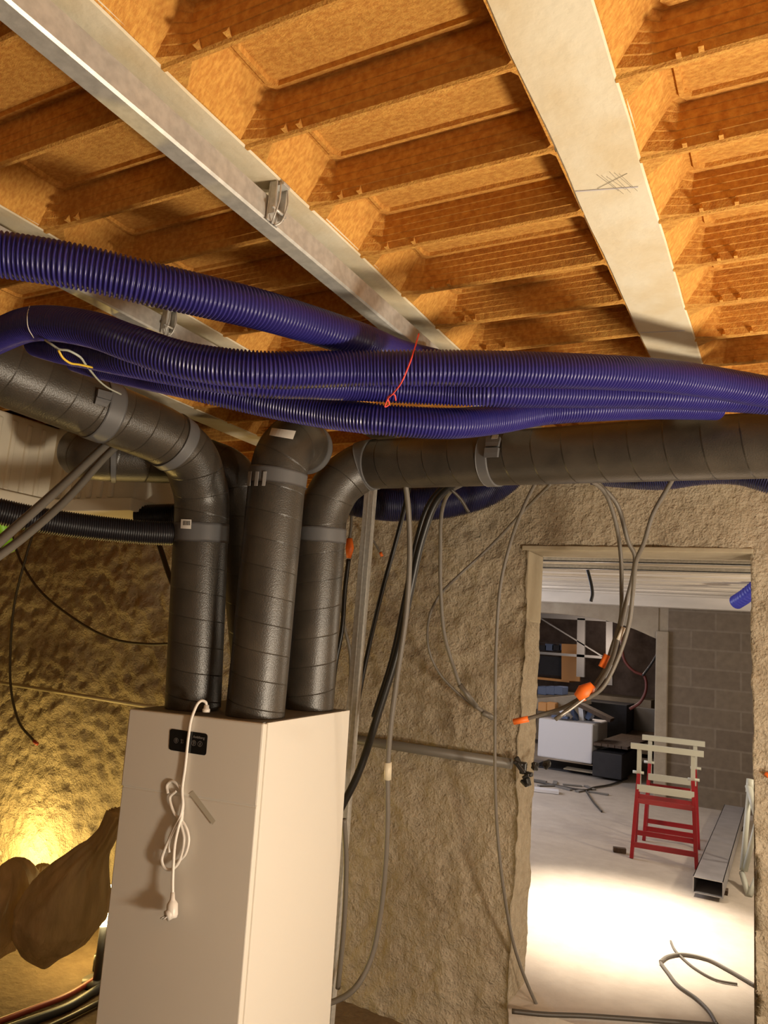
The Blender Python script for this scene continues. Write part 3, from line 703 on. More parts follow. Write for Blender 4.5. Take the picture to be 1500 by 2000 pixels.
def clip(px, py, xc, lb):
    r_ = ray(px, py); p = Vector(EYE+r_*((xc+.032)/r_[0])); y = p.y
    e = empty('suspension_clip', (xc+.03, y, 2.37)); tag(e, lb, 'clip')
    q = MB(); q.span((xc+.022, y-.016, 2.325), (xc+.026, y+.016, 2.40)); q.span((xc+.022, y-.010, 2.392), (xc+.050, y+.010, 2.398))
    q.span((xc+.026, y-.016, 2.335), (xc+.040, y-.013, 2.398)); q.span((xc+.026, y+.013, 2.335), (xc+.040, y+.016, 2.398))
    q.build('bracket', M['galv'], e, .001)
    q = MB(); q.tube(spline([(xc+.044, y-.01, 2.395), (xc+.046, y-.012, 2.36), (xc+.036, y-.010, 2.33), (xc+.026, y-.004, 2.322)], .004), .0016, 6)
    q.tube(spline([(xc+.044, y+.01, 2.395), (xc+.046, y+.012, 2.36), (xc+.036, y+.010, 2.33), (xc+.026, y+.004, 2.322)], .004), .0016, 6)
    q.tube([(xc+.038, y-.02, 2.345), (xc+.038, y+.02, 2.345)], .003, 8)
    q.build('spring', M['galv'], e)
clip(543, 385, -.856, 'shiny steel clip holding the long rail to its joist, upper centre')
clip(330, 625, -1.456, 'shiny steel clip on the left rail between two blue ducts')

# ================================================================ STUD, PIPES
q = MB(); sx, sy = -1.735, 3.0
for a, b2 in (((sx-.024, sy-.018, ZF), (sx+.024, sy-.0165, 2.39)), ((sx-.024, sy-.018, ZF), (sx-.0225, sy+.018, 2.39)), ((sx+.0225, sy-.018, ZF), (sx+.024, sy+.018, 2.39)), ((sx-.003, sy-.0195, ZF), (sx+.003, sy-.018, 2.39))): q.span(a, b2)
tag(q.build('steel_stud', M['galv']), 'upright galvanised steel stud behind the right rear corner of the cabinet', 'stud')
o = MB(); pp = [ony(x, y, YB-.05) for x, y in ((660, 1434), (1000, 1492))]
pz = 1.6-.152*YB
pipe = MB(); pipe.tube([(-2.6, YB-.055, pz), (pp[1].x, YB-.055, pz)], .024, 16); tag(pipe.build('wall_pipe', M['pipe']), 'thick grey plastic pipe running along the rough wall to the doorway', 'pipe')
pipe = MB(); pipe.tube([(-5.5, YB-.055, pz+.01), (-2.75, YB-.055, pz)], .0125, 14); tag(pipe.build('wall_pipe', mat('pale_conduit', (.42, .38, .28), .5)), 'thin pale conduit along the rough wall left of the cabinet', 'pipe')
fo = empty('pipe_bracket', (pp[1].x, YB-.07, pz)); tag(fo, 'torn black rubber lagging at the pipe end beside the doorway', 'pipe fitting')
rng = random.Random(7)
for k, (px, py, s_) in enumerate(((1012, 1487, .035), (1022, 1500, .045), (1033, 1512, .03), (1030, 1527, .032), (1045, 1496, .03), (1068, 1492, .03))):
    p = ony(px, py, YB-.075+(.1 if k > 3 else 0)); q = MB()
    R_ = Matrix.Rotation(rng.uniform(0, 3), 3, 'Y')@Matrix.Rotation(rng.uniform(-.6, .6), 3, 'X')
    q.box(p, (s_*1.2, .03, s_*.7), R_); q.box(p+Vector((rng.uniform(-.01, .01), -.01, rng.uniform(-.01, .01))), (s_*.5, .03, s_*1.3), R_@Matrix.Rotation(.8, 3, 'Y')); q.build('lagging_scrap', M['black_cable'], fo, .006)

# ================================================================ WHITE BOX
cb = at(90, 1000, 3.26); br = at(258, 994, 3.26)
zb_ = cb.z; yf_ = cb.y
bx = empty('polystyrene_box', (cb.x, yf_, zb_)); tag(bx, 'white polystyrene distribution box with ribbed sides hung under the left joists', 'box')
xr_ = ony(262, 960, yf_).x
q = MB()
q.span((cb.x-1.2, yf_+.02, zb_+.05), (xr_-.02, yf_+.42, 2.395)); q.span((cb.x-1.2, yf_-.55, zb_+.05), (cb.x-.03, yf_+.3, 2.395))
for k in range(6): q.span((cb.x+.02+k*.065, yf_+.008, zb_+.06), (cb.x+.05+k*.065, yf_+.03, 2.37))
for k in range(7): q.span((cb.x-.05, yf_-.48+k*.07, zb_+.06), (cb.x-.02, yf_-.455+k*.07, 2.37))
q.build('ribbed_body', M['eps'], bx, .008)
q = MB(); q.span((cb.x-1.25, yf_-.01, zb_), (xr_, yf_+.45, zb_+.055)); q.span((cb.x-1.25, yf_-.58, zb_), (cb.x, yf_+.3, zb_+.055)); q.build('base_flange', M['eps'], bx, .006)

# ================================================================ CABLES
yw = YB
def cw(L, r, m, lb, yoff=.10, **k):
    return cable([ony(x, y, yw-(o if o is not None else yoff)) for x, y, o in L], r, m, lb, **k)
K = None
cable(dpts([(262, 815, 2.72), (205, 870, 2.52), (120, 950, 2.28), (30, 1030, 2.05), (-60, 1110, 1.85)]), .0135, M['greycable'], 'upper of two thick grey cables slanting down to the left edge', group='thick grey cables at left')
cable(dpts([(285, 828, 2.80), (218, 880, 2.58), (130, 975, 2.32), (45, 1050, 2.1), (-50, 1120, 1.9)]), .0125, M['greycable'], 'lower of two thick grey cables slanting down to the left edge', group='thick grey cables at left')
c = cable(dpts([(18, 1075, 2.6), (8, 1045, 2.62), (-2, 1010, 2.6)]), .022, M['lime'], 'bright green corrugated tube end at the left edge', 'green_tube', 'tube')
# wiring at left
c = cw([(68, 1030, K), (50, 1090, .12), (28, 1180, .12), (20, 1280, .12), (22, 1350, .13), (38, 1412, .13), (66, 1447, .13)], .0085, M['darkcable'], 'dark cable hanging at far left, ending in a red tip', .10)
bpy.context.view_layer.update()
q = MB(); a = ony(66, 1447, yw-.13); q.tube([a, a+Vector((.04, 0, -.015))], .011, 10); q.build('cable_tip', mat('dull_red', (.30, .04, .02), .5), c)
cw([(22, 1040, .1), (38, 1090, .11), (75, 1150, .11), (140, 1205, .1), (215, 1246, .09), (290, 1258, .09), (420, 1250, .09)], .0085, M['darkcable'], 'dark cable sagging in a curve across the wall left of the ducts')
cable([ony(x, y, yw-.25) for x, y in ((308, 1055), (318, 1085), (333, 1130), (352, 1170))], .016, M['black_cable'], 'short black hose vanishing behind the left upright foam duct', 'hose', 'hose')
cable([ony(x, y, yw-.35) for x, y in ((18, 1000), (8, 1040), (-8, 1120))], .012, M['black_cable'], 'short black cable at the left edge beside the green tube')
# cables left of / behind the stud
c = cw([(684, 960, .3), (686, 1020, .3), (682, 1060, .3)], .008, M['greycable'], 'grey cable between the right foam duct and stud, ending in an orange sleeve')
bpy.context.view_layer.update(); q = MB(); q.tube([ony(683, 1052, yw-.3), ony(683, 1070, yw-.3), ony(681, 1090, yw-.3)], [.015, .022, .012], 12); q.build('orange_sleeve', M['orange'], c)
cw([(681, 1092, .3), (674, 1150, .3), (668, 1230, .3), (655, 1300, .3), (645, 1400, .3)], .012, M['black_cable'], 'black cable hanging below the orange sleeve beside the stud')
cw([(668, 1080, .22), (664, 1150, .22), (672, 1220, .22), (684, 1280, .2), (680, 1400, .2)], .0095, M['greycable'], 'grey cable bowing behind the right upright foam duct')
c = cw([(716, 1035, .1), (730, 1058, .09), (743, 1080, .08)], .006, M['greycable'], 'short grey cable right of the stud with an orange tip')
bpy.context.view_layer.update(); q = MB(); a = ony(743, 1079, yw-.08); q.tube([a, a+Vector((.012, 0, -.02))], .008, 10); q.build('orange_tip', M['orange'], c)
# main hanging cables
cable([at(x, y, d) for x, y, d in ((800, 950, 3.35), (778, 1040, 3.4), (745, 1160, 3.42), (717, 1280, 3.44), (698, 1380, 3.45), (680, 1520, 3.45))], .0105, M['black_cable'], 'thin black cable hanging just right of the steel stud')
cable([at(x, y, d) for x, y, d in ((905, 930, 3.1), (855, 975, 3.15), (825, 1050, 3.18), (800, 1160, 3.2), (778, 1265, 3.2), (740, 1390, 3.2), (700, 1510, 3.2), (660, 1590, 3.2))], .0165, M['black_cable'], 'thickest black cable slanting down the wall to the cabinet side')
cable([at(x, y, d) for x, y, d in ((880, 935, 3.2), (838, 985, 3.25), (813, 1060, 3.28), (793, 1160, 3.3), (765, 1290, 3.3), (730, 1400, 3.3))], .0125, M['black_cable'], 'black cable running close behind the thickest black one')
g = cable([at(x, y, d) for x, y, d in ((790, 930, 2.95), (798, 1000, 3.0), (800, 1090, 3.02), (793, 1200, 3.04), (773, 1340, 3.05), (762, 1430, 3.05), (757, 1510, 3.05), (757, 1600, 3.05), (752, 1700, 3.05), (742, 1790, 3.05), (725, 1870, 3.03), (695, 1928, 3.0), (655, 1955, 3.0), (600, 1965, 3.0))], .0115, M['greycable'], 'grey conduit hanging in front of the wall with a cream joint', 'conduit', 'conduit')
bpy.context.view_layer.update(); q = MB(); q.tube([at(758, 1489, 3.05), at(757, 1522, 3.05)], .0155, 14); q.build('cream_joint', M['cream'], g)
cable([at(x, y, d) for x, y, d in ((672, 1600, 3.05), (676, 1680, 3.06), (672, 1800, 3.06), (660, 1930, 3.06))], .011, M['greycable'], 'dark grey conduit hugging the cabinet side low down', 'conduit', 'conduit')
c1 = cable([at(x, y, d) for x, y, d in ((905, 945, 3.1), (880, 960, 3.15), (863, 1000, 3.3), (860, 1080, 3.38), (861, 1160, 3.42), (868, 1240, 3.45), (885, 1300, 3.48), (902, 1345, 3.5), (930, 1380, 3.52), (960, 1398, 3.55))], .009, M['greycable'], 'grey cable hanging from the foam duct and curving right to the tied ends')
bpy.context.view_layer.update(); q = MB(); q.tube([at(898, 1338, 3.49), at(930, 1380, 3.51)], .013, 10); q.tube([at(942, 1392, 3.52), at(962, 1402, 3.54)], .012, 10); q.build('grey_sleeve', M['pipe'], c1)
cable([at(x, y, d) for x, y, d in ((1075, 945, 3.1), (1030, 990, 3.3), (960, 1065, 3.45), (895, 1125, 3.47), (861, 1160, 3.5), (840, 1200, 3.52), (836, 1260, 3.55), (855, 1310, 3.56), (885, 1345, 3.56), (925, 1378, 3.58), (965, 1405, 3.6))], .0065, M['greycable'], 'thin grey cable slanting from upper right then looping round below')
cable([at(x, y, d) for x, y, d in ((880, 955, 3.12), (900, 975, 3.14), (915, 1000, 3.16))], .007, M['darkcable'], 'short brown cable stub over the dark navy duct')
cable([at(x, y, d) for x, y, d in ((1050, 935, 3.0), (1025, 985, 3.1), (1000, 1050, 3.2), (978, 1140, 3.25), (969, 1260, 3.28), (967, 1400, 3.3), (967, 1520, 3.3), (971, 1620, 3.3), (984, 1740, 3.3), (1005, 1850, 3.35), (1040, 1945, 3.42), (1075, 2010, 3.5), (1110, 2060, 3.55))], .0075, M['greycable'], 'long thin grey cable hanging down the wall left of the doorway to the floor')
# bundle in the doorway
G3 = 'cables hanging in the doorway'
c2 = cable([at(x, y, d) for x, y, d in ((1150, 935, 2.9), (1180, 960, 2.95), (1200, 1010, 3.0), (1212, 1080, 3.05), (1214, 1150, 3.05), (1212, 1210, 3.05), (1195, 1265, 3.05), (1180, 1310, 3.05), (1150, 1350, 3.05), (1100, 1382, 3.1), (1060, 1395, 3.15), (1022, 1406, 3.18))], .0085, M['greycable'], 'leftmost grey doorway cable sweeping left to an orange end on the wall', group=G3)
bpy.context.view_layer.update()
q = MB(); q.tube([at(1032, 1404, 3.17), at(1003, 1410, 3.19)], .013, 10); q.build('orange_end', M['orange'], c2)
q = MB(); q.tube([at(1186, 1279, 3.05), at(1175, 1303, 3.05)], .014, 10); q.build('orange_tape', M['orange'], c2)
c3 = cable([at(x, y, d) for x, y, d in ((1165, 940, 2.95), (1205, 985, 3.0), (1228, 1060, 3.02), (1240, 1085, 3.02), (1235, 1130, 3.02), (1222, 1180, 3.02), (1208, 1240, 3.02), (1192, 1295, 3.02), (1165, 1340, 3.02), (1125, 1375, 3.05), (1085, 1405, 3.08))], .009, M['greycable'], 'grey doorway cable in the middle of the bundle with the large orange wrap', group=G3)
bpy.context.view_layer.update()
q = MB(); q.tube([at(1158, 1338, 3.02), at(1142, 1352, 3.02), at(1128, 1364, 3.02)], [.016, .034, .020], 12); q.build('orange_wrap', M['orange'], c3)
q = MB(); q.tube([at(1218, 1225, 3.0), at(1208, 1250, 3.0)], .009, 8); q.build('white_tape', M['white'], c3)
cable([at(x, y, d) for x, y, d in ((1320, 925, 2.7), (1300, 960, 2.75), (1275, 1005, 2.8), (1258, 1060, 2.85), (1243, 1095, 2.9), (1236, 1160, 2.95), (1228, 1220, 2.97), (1205, 1290, 2.98), (1175, 1345, 2.98), (1145, 1365, 3.0))], .0085, M['greycable'], 'rightmost grey doorway cable, coming down from the foam duct', group=G3)
c4 = cable([at(x, y, d) for x, y, d in ((1145, 1362, 3.0), (1115, 1385, 3.0), (1095, 1398, 3.0))], .004, M['galv'], 'shiny bare wire ends below the large orange wrap', 'wire', 'wire')
# wires on the left duct
c = cable([at(x, y, d) for x, y, d in ((88, 664, 1.60), (100, 672, 1.585), (116, 682, 1.585), (132, 684, 1.585), (152, 694, 1.60), (166, 710, 1.68), (180, 728, 1.84), (195, 745, 2.02), (212, 758, 2.16), (236, 770, 2.30))], .0026, mat('pale_green_wire', (.45, .48, .42), .5), 'pale green wire twist lying on the left foam duct', 'wire', 'wire', step=.005, seg=6)
c = cable([at(x, y, d) for x, y, d in ((114, 684, 1.578), (122, 698, 1.59), (135, 708, 1.61), (155, 712, 1.66), (183, 718, 1.72))], .0026, M['yellow'], 'yellow wire curl lying on the left foam duct', 'wire', 'wire', step=.005, seg=6)
# red mark on right wall
q = MB(); p = ony(1494, 1510, YB-.03); q.tube([p, p+Vector((.02, 0, -.012)), p+Vector((.06, 0, -.01))], [.008, .013, .009], 8); tag(q.build('sealing_plug', M['orange']), 'small red plug on the wall at the right edge', 'plug')
# floor cables
def cf(L, r, m, lb, z=None, **k): return cable([onz(x, y, z if z else r+.002) for x, y in L], r, m, lb, **k)
cf([(1000, 1975), (1060, 1981), (1140, 1984), (1230, 1990), (1330, 1997), (1400, 2002)], .011, M['darkcable'], 'dark cable lying across the doorway threshold', z=.02)
cf([(1310, 1838), (1318, 1855), (1330, 1868), (1360, 1893), (1400, 1914), (1440, 1922)], .006, M['greycable'], 'thin cable curling on the slab beside the right jamb, with a bare tip')
cf([(1290, 1878), (1305, 1868), (1335, 1864), (1380, 1873), (1420, 1893), (1475, 1925)], .009, M['greycable'], 'thicker grey cable reaching from the right jamb over the bright slab')
cf([(1290, 1880), (1305, 1900), (1325, 1925), (1360, 1950), (1385, 1975), (1400, 2000)], .008, M['greycable'], 'grey cable bending towards the threshold on the bright slab')
cf([(1040, 1525), (1090, 1535), (1140, 1543), (1160, 1538), (1190, 1533), (1225, 1520)], .012, M['darkcable'], 'dark cable snaking across the far slab left of the trestles')
cf([(1145, 1545), (1158, 1565), (1175, 1585)], .010, M['darkcable'], 'short dark cable tail lying on the far slab')
q = MB()
for k in range(8):
    a = onz(1050+k*17, 1524+k*2.4+(k % 2)*8, .01); q.box(a, (.22, .05, .015), Matrix.Rotation(k*.9, 3, 'Z'))
tag(q.build('debris', M['greyframe']), 'scattered offcuts and dust across the far slab', 'debris', kind='stuff')
q = MB(); q.box(onz(1060, 1543, .02), (.35, .14, .03), Matrix.Rotation(.3, 3, 'Z')); tag(q.build('board_offcut', M['paper']), 'pale board offcut lying on the far slab near the left jamb', 'board')
q = MB(); q.box(onz(1210, 1660, .02), (.10, .05, .035), Matrix.Rotation(.3, 3, 'Z')); tag(q.build('wood_block', M['brownboard']), 'small grey block on the slab beside the front trestle foot', 'block')

# ================================================================ SACKS AND LAMP
def sack(name, axis, radii, lb, squash=.8, seed=0, twist=0):
    P = spline(axis, .012); n = len(P); t = np.linspace(0, 1, n); rr = np.interp(t, np.linspace(0, 1, len(radii)), radii)
    T, N, Bn = frames(P); seg = 56; v = []; f = []
    for i in range(n):
        for k in range(seg):
            a = 2*math.pi*k/seg
            fold = noise.fractal(Vector((math.cos(a)*2.6+seed, math.sin(a)*2.6, t[i]*1.2)), .8, 2, 5)
            fine = noise.noise(Vector((math.cos(a)*6+seed, math.sin(a)*6, t[i]*2)))
            r = rr[i]*(1+.13*fold+.30*fine*t[i]**2+.05*fine+.07*t[i]**1.5*math.sin(7*a+3*fold+seed)+.02*math.sin(13*a+9*t[i]))
            p = Vector(P[i])+Vector(N[i])*r*math.cos(a)+Vector(Bn[i])*r*math.sin(a)*squash
            if p.z < ZF+.006: p.z = ZF+.006
            v.append(tuple(p))
    for i in range(n-1):
        for k in range(seg): f.append((i*seg+k, i*seg+(k+1) % seg, (i+1)*seg+(k+1) % seg, (i+1)*seg+k))
    f += [tuple(range(seg-1, -1, -1)), tuple((n-1)*seg+k for k in range(seg))]
    b = MB(); b.add(v, f, True); o = b.build(name, M['sack']); return tag(o, lb, 'sack')
d0 = 3.35
sack('rubble_sack', dpts([(88, 1888, d0), (94, 1850, d0), (112, 1800, d0), (142, 1735, d0), (175, 1675, d0), (203, 1640, d0), (220, 1610, d0), (232, 1588, d0)]), [.02, .115, .185, .215, .20, .155, .105, .06, .045, .05], 'beige rubble sack with twisted neck leaning against the cabinet side', seed=1)
sack('rubble_sack', dpts([(-30, 1880, 3.5), (-25, 1830, 3.5), (-8, 1780, 3.5), (12, 1735, 3.5), (22, 1700, 3.5), (15, 1682, 3.5)]), [.05, .19, .23, .22, .15, .03], 'beige rubble sack cut off by the left edge of the photo', seed=5)
sack('rubble_sack', dpts([(62, 1790, 3.9), (68, 1750, 3.9), (78, 1712, 3.9), (80, 1690, 3.9)]), [.10, .16, .13, .03], 'small sack glowing yellow behind the two larger sacks', seed=9)
lp = at(206, 1782, 3.80); lp2 = Vector((lp.x, lp.y, ZF))
le = empty('work_lamp', lp2); tag(le, 'small glowing work lamp on the floor between sack and cabinet', 'lamp')
q = MB(); q.tube([lp+Vector((0, 0, -.055)), lp+Vector((0, 0, -.045)), lp+Vector((0, 0, .09)), lp+Vector((0, 0, .12))], [.04, .06, .07, .04], 20); q.build('glowing_shade', M['glow'], le)
q = MB(); q.tube([(lp.x, lp.y, lp.z-.05), (lp.x, lp.y, ZF+.02)], .02, 12); q.tube([(lp.x, lp.y, ZF), (lp.x, lp.y, ZF+.025)], .07, 20); q.build('lamp_base', M['darkcable'], le)
# hoses on the floor lower left
cf([(-40, 2010), (60, 1972), (130, 1945), (200, 1905), (260, 1880)], .014, mat('red_hose', (.22, .03, .02), .5), 'dull red hose on the floor at lower left', z=ZF+.016, name='floor_hose', cat='hose', group='floor hoses at lower left')
cf([(-40, 2030), (60, 1994), (130, 1968), (200, 1928), (260, 1905)], .02, mat('blue_hose', (.03, .035, .05), .5), 'dark blue hose beside the dull red one on the floor', z=ZF+.016, name='floor_hose', cat='hose', group='floor hoses at lower left')
cf([(-10, 2050), (80, 2012), (140, 1985), (200, 1955), (260, 1930)], .012, M['darkcable'], 'thin brown hose nearest the camera on the floor at lower left', z=ZF+.016, name='floor_hose', cat='hose', group='floor hoses at lower left')
q = MB(); hp = onz(200, 1893, ZF); q.tube([hp, hp+Vector((0, 0, .07))], .05, 14); tag(q.build('hose_reducer', M['black_cable']), 'black fitting on the floor touching the cabinet at lower left', 'fitting')

# ================================================================ TRESTLES
def trestle(p, W2, H, sp, lb, yaw):
    e = empty('trestle', p); tag(e, lb, 'trestle', 'red and white builder trestles')
    R_ = Matrix.Rotation(yaw, 3, 'Z')
    def X(x, y, z): return Vector(p)+R_@Vector((x, y, z))
    zs = H*.72
    for s_ in (-1, 1):
        for t_ in (-1, 1):
            q = MB(); q.bar(X(s_*W2, t_*sp, .0), X(s_*(W2-.03), t_*.025, zs), .027, .027, (0, 1, 0)); q.build('leg', M['red'], e)
    for z, m_ in ((.10, 'red'), (.42*H/.86, 'red')):
        for t_ in (-1, 1):
            y = t_*(sp+(0.025-sp)*z/zs); xx = W2-.03*z/zs
            q = MB(); q.bar(X(-xx, y, z), X(xx, y, z), .022, .038); q.build('crossbar', M[m_], e)
    q = MB(); q.bar(X(-W2+.02, -.07, H*.60), X(W2-.02, -.07, H*.60), .03, .055); q.build('pale_crossbar', M['palewhite'], e)
    for s_ in (-1, 1):
        q = MB(); q.bar(X(s_*(W2-.03), 0, zs-.12), X(s_*(W2-.03), 0, H-.02), .032, .032, (0, 1, 0)); q.tube([X(s_*(W2-.07), 0, zs+.01), X(s_*(W2+.02), 0, zs+.01)], .012, 8); q.build('telescopic_post', M['palewhite'], e)
    q = MB(); q.bar(X(-W2-.04, 0, H-.02), X(W2+.05, 0, H-.02), .05, .045); q.build('top_rail', M['palewhite'], e)
a = onz(1225, 1675, 0); b2 = onz(1352, 1697, 0); yw_ = math.atan2((b2-a).y, (b2-a).x); W2 = (b2-a).length/2
mid = (a+b2)/2+Vector((0, .27, 0)); trestle(mid, W2, .86, .27, 'front red and white builder trestle standing on the slab', yw_)
a2 = onz(1250, 1640, 0); mid2 = mid+Vector((-.03, .62, 0)); trestle(mid2, W2*.92, .88, .20, 'rear red and white builder trestle, directly behind the front one', yw_)
# steel box section on the slab
a = onz(1352, 1752, 0); b2 = onz(1403, 1750, 0); wv = (b2-a); wl = .19; wv = Vector((1, 0.08, 0)).normalized()
ef = onz(1412, 1605, 0); a = onz(1353, 1752, 0); ln = (ef-a); ln.normalize(); ln = Vector((ln.x, ln.y, 0)).normalized(); wv = Vector((ln.y, -ln.x, 0)); Ls = 3.1; hh = .105; tt = .005
q = MB()
def prism(o0, o1, z0, z1): 
    p0 = a+wv*o0; p1 = a+wv*o1
    q.add([p0+Vector((0, 0, z0)), p1+Vector((0, 0, z0)), p1+Vector((0, 0, z1)), p0+Vector((0, 0, z1))]+[x+ln*Ls for x in (p0+Vector((0, 0, z0)), p1+Vector((0, 0, z0)), p1+Vector((0, 0, z1)), p0+Vector((0, 0, z1)))],
          [(3, 2, 1, 0), (4, 5, 6, 7), (0, 1, 5, 4), (1, 2, 6, 5), (2, 3, 7, 6), (3, 0, 4, 7)])
prism(0, wl, .03, .03+tt); prism(0, wl, .03+hh-tt, .03+hh); prism(0, tt, .03, .03+hh); prism(wl-tt, wl, .03, .03+hh)
sb = q.build('box_section', M['steel']); tag(sb, 'long hollow rectangular steel section lying on the slab', 'steel section')
q = MB(); 
for k in (.25, 2.6): q.box(a+wv*wl/2+ln*k+Vector((0, 0, .015)), (.22, .08, .03), Matrix.Rotation(math.atan2(wv.y, wv.x), 3, 'Z'))
tag(q.build('timber_bearer', M['brownboard']), 'timber bearers under the long steel section', 'timber', kind='stuff')
# white folded frame by right jamb
fr = [onz(1453, 1700, 0), onz(1466, 1752, 0)]
e = empty('white_frame', fr[1]); tag(e, 'white folding metal frame standing at the right edge of the doorway view', 'frame')
tp = ony(1466, 1532, fr[1].y+.5)
for nm, pts in (('leg', ((1464, 1540, .45), (1450, 1700, .3))), ('leg', ((1480, 1600, .2), (1455, 1700, .3))), ('foot_rail', ((1449, 1705, .3), (1463, 1752, 0))), ('foot_rail', ((1463, 1750, 0), (1485, 1700, .25))), ('brace', ((1462, 1535, .45), (1478, 1592, .30)))):
    q = MB(); q.tube([ony(x, y, fr[1].y+d) for x, y, d in pts], .02 if nm != 'brace' else .026, 10); q.build(nm, M['palewhite'], e)
q = MB(); q.tube([ony(1466, 1522, fr[1].y+.45), ony(1464, 1548, fr[1].y+.45)], .03, 10); q.build('hinge', M['palewhite'], e)

# ================================================================ FAR CLUTTER
def fbox(name, pxa, pya, pxb, pyb, Y, dep, m, lb, cat, bev=.01, rot=0, group=None):
    p = ony(pxa, pya, Y); r_ = ony(pxb, pyb, Y); x0, x1 = sorted((p.x, r_.x)); z0, z1 = sorted((p.z, r_.z))
    q = MB(); q.box(((x0+x1)/2, Y+dep/2, (z0+z1)/2), (x1-x0, dep, z1-z0), Matrix.Rotation(rot, 3, 'Y') if rot else None)
    return tag(q.build(name, m, bevel=bev), lb, cat, group)
fbox('insulation_block', 1052, 1402, 1156, 1493, 10.3, .9, M['paper'], 'large white insulation block on dark pallets beyond the arch', 'block', .02)
fbox('pallet', 1040, 1494, 1150, 1520, 10.4, .75, M['dark'], 'dark pallet under the white insulation block', 'pallet')
fbox('board_stack', 1158, 1467, 1214, 1524, 10.2, 1.2, M['dark'], 'stack of black boards to the right of the white block', 'stack')
for k in range(5):
    a = ony(1166+k*13, 1462, 10.3); a.z = .42
    q = MB(); q.bar(a, a+Vector((.35, 2.6, .12)), .10, .035); tag(q.build('timber_plank', M['brownboard']), ['brown plank lying over the black board stack, leftmost', 'brown plank lying over the black board stack, second from left', 'brown plank in the middle of those over the black stack', 'brown plank over the black stack, second from right', 'brown plank over the black stack, rightmost'][k], 'plank', 'planks on the black board stack')
fbox('low_plinth', 1100, 1500, 1160, 1512, 10.28, .2, M['farplaster'], 'low grey plinth under the white block edge', 'plinth')
fbox('back_bench', 1050, 1345, 1270, 1475, 12.9, .8, M['farplaster'], 'stone ledge along the end wall beyond the arch', 'ledge')
fbox('dark_cupboard', 1140, 1368, 1222, 1500, 11.4, .6, M['dark'], 'low dark box behind the white insulation block', 'box')
fbox('grey_sheet', 1238, 1380, 1290, 1440, 11.9, .05, M['greyframe'], 'grey sheet leaning at the end wall beyond the arch', 'sheet')
# shelf with clutter
sh = empty('wall_shelf', ony(1080, 1330, 12.6)); tag(sh, 'wall shelf of dark clutter seen through the left of the arch', 'shelf')
for (x0, y0, x1, y1, m_, nm) in ((1045, 1322, 1112, 1333, M['orangebox'], 'plank'), (1045, 1272, 1114, 1279, M['greyframe'], 'plank'), (1045, 1254, 1114, 1259, M['greyframe'], 'plank')):
    p = ony(x0, y0, 12.6); r_ = ony(x1, y1, 12.6); q = MB(); q.span((p.x, 12.6, min(p.z, r_.z)), (r_.x, 13.0, max(p.z, r_.z))); q.build(nm, m_, sh)
p = ony(1115, 1258, 12.6); r_ = ony(1115, 1330, 12.6); q = MB(); q.bar(p, r_, .04, .3); q.build('upright', M['orangebox'], sh)
p = ony(1048, 1280, 12.75); r_ = ony(1110, 1322, 12.75); q = MB(); q.span((p.x, 12.75, r_.z), (r_.x, 13.0, p.z)); q.build('dark_bin', M['dark'], sh)
for k, x in enumerate((1052, 1066, 1080, 1094)):
    q = MB(); p = ony(x, 1270, 12.8); q.span((p.x, 12.75, p.z), (p.x+.14, 12.95, p.z+.09+.02*(k % 2))); tag(q.build('tin', M['bluebag'] if k % 2 else M['dark']), ['dark tin at the left end of the wall shelf', 'blue tin second along the wall shelf', 'dark tin third along the wall shelf', 'blue tin at the right end of the wall shelf'][k], 'tin', 'tins on the wall shelf')
for k, x in enumerate((1050, 1066, 1082)):
    fbox('blue_crate', x, 1340, x+17, 1358, 11.2, .3, M['bluebag'], ['blue grey crate in the clutter beyond the arch, leftmost', 'blue grey crate in the clutter beyond the arch, middle', 'blue grey crate in the clutter beyond the arch, rightmost'][k], 'crate', group='blue grey crates above the white block')
q = MB(); q.box(ony(1085, 1371, 11.0)+Vector((0, 0, 0)), (.9, .5, .14), Matrix.Rotation(-.18, 3, 'Y')); tag(q.build('board_pile', M['farplaster']), 'pale board pile sloping above the orange boxes', 'boards')
for k, x in enumerate((1051, 1068)):
    fbox('orange_box', x, 1371, x+16, 1390, 10.6, .25, M['orangebox'], ['orange cardboard box beside the left jamb', 'orange cardboard box, right of its twin'][k], 'box', group='orange boxes on the white block')
q = MB(); q.box(ony(1158, 1388, 10.7), (.55, .25, .05), Matrix.Rotation(.35, 3, 'Y')); tag(q.build('cardboard_sheet', M['brownboard']), 'brown cardboard sheet lying on the white block', 'cardboard')
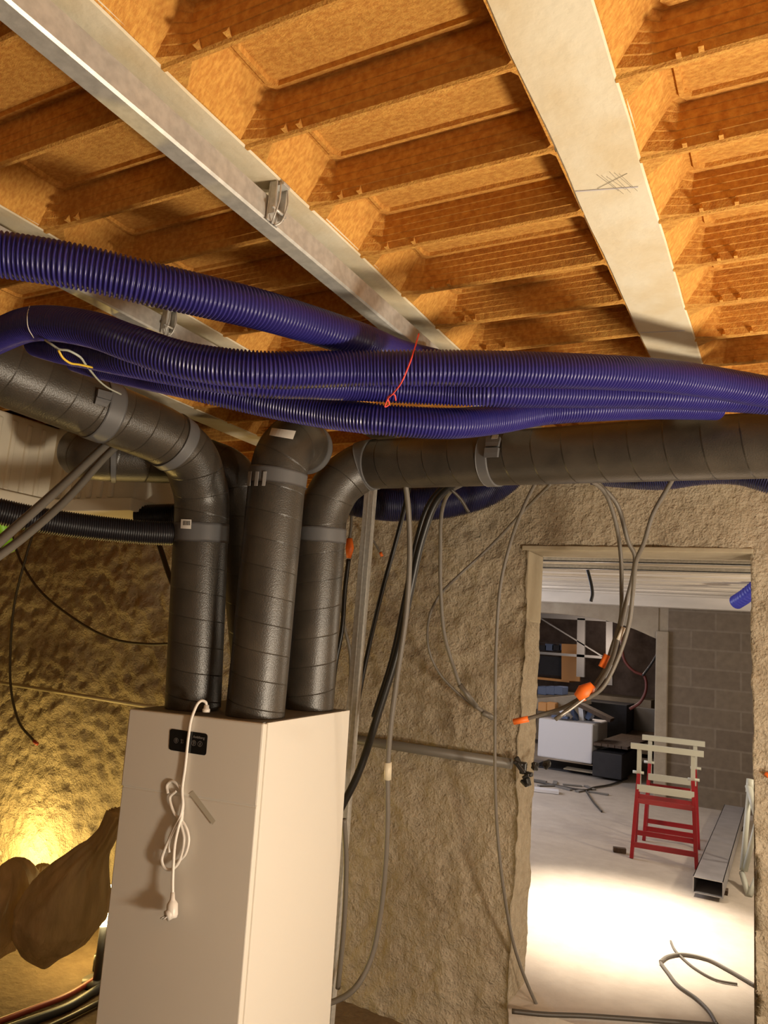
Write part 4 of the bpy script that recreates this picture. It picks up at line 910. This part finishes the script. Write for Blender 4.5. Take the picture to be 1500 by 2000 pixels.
for k in range(5):
    q = MB(); q.box(ony(1095+k*14, 1400-(k % 2)*4, 10.45+.1*k), (.22, .12, .03+.01*k), Matrix.Rotation(.5*k, 3, 'Y')@Matrix.Rotation(k*1.1, 3, 'Z'))
    tag(q.build('plastic_scrap', M['paper'] if k % 2 else M['bluebag']), ['blue plastic scrap on the white block, leftmost scrap', 'white plastic scrap beside the leftmost scrap', 'blue plastic scrap in the middle of the white block top', 'white plastic scrap, second from the right', 'blue plastic scrap at the right end of the white block top'][k], 'scrap', 'scraps on top of the white block')
# grey scaffold frame / window frame
e = empty('partition_grid', ony(1140, 1340, 12.0)); tag(e, 'pale grey metal window frame standing beyond the arch', 'frame')
for (x0, y0, x1, y1, w_) in ((1050, 1201, 1200, 1209, .09), (1136, 1208, 1134, 1322, .12), (1191, 1208, 1190, 1338, .10), (1052, 1275, 1190, 1285, .04), (1055, 1207, 1190, 1290, .02), (1165, 1205, 1290, 1225, .05)):
    q = MB(); q.bar(ony(x0, y0, 12), ony(x1, y1, 12), w_, .06, (0, 1, 0)); q.build('bar', M['greyframe'], e)
fbox('lintel_beam', 1046, 1178, 1185, 1198, 9.9, .3, M['dark'], 'dark timber beam under the arch crown', 'beam')
cable([ony(x, y, 9.9) for x, y in ((1215, 1190), (1214, 1240), (1220, 1290), (1240, 1312), (1258, 1320), (1262, 1345), (1250, 1372), (1230, 1385))], .018, M['redcable'], 'dark red cable looping inside the arch')
cable([ony(x, y, 9.8) for x, y in ((1255, 1320), (1270, 1300), (1285, 1275), (1296, 1250))], .014, M['black_cable'], 'black cable slanting up to the plastered pillar')
cable([ony(x, y, 6.4) for x, y in ((1128, 1082), (1142, 1100), (1152, 1130), (1157, 1160), (1154, 1175))], .014, M['black_cable'], 'short black cable dangling from the next room ceiling', group=None)
flex('corrugated_duct', spline([ony(x, y, Y) for x, y, Y in ((1438, 1176, 7.4), (1455, 1165, 7.3), (1480, 1145, 7.2), (1520, 1120, 7.0))], .02), .13, M['bluefilm'], label='bright blue duct end under the next room ceiling, by the right jamb', pitch=.03, seg=18, per=4)
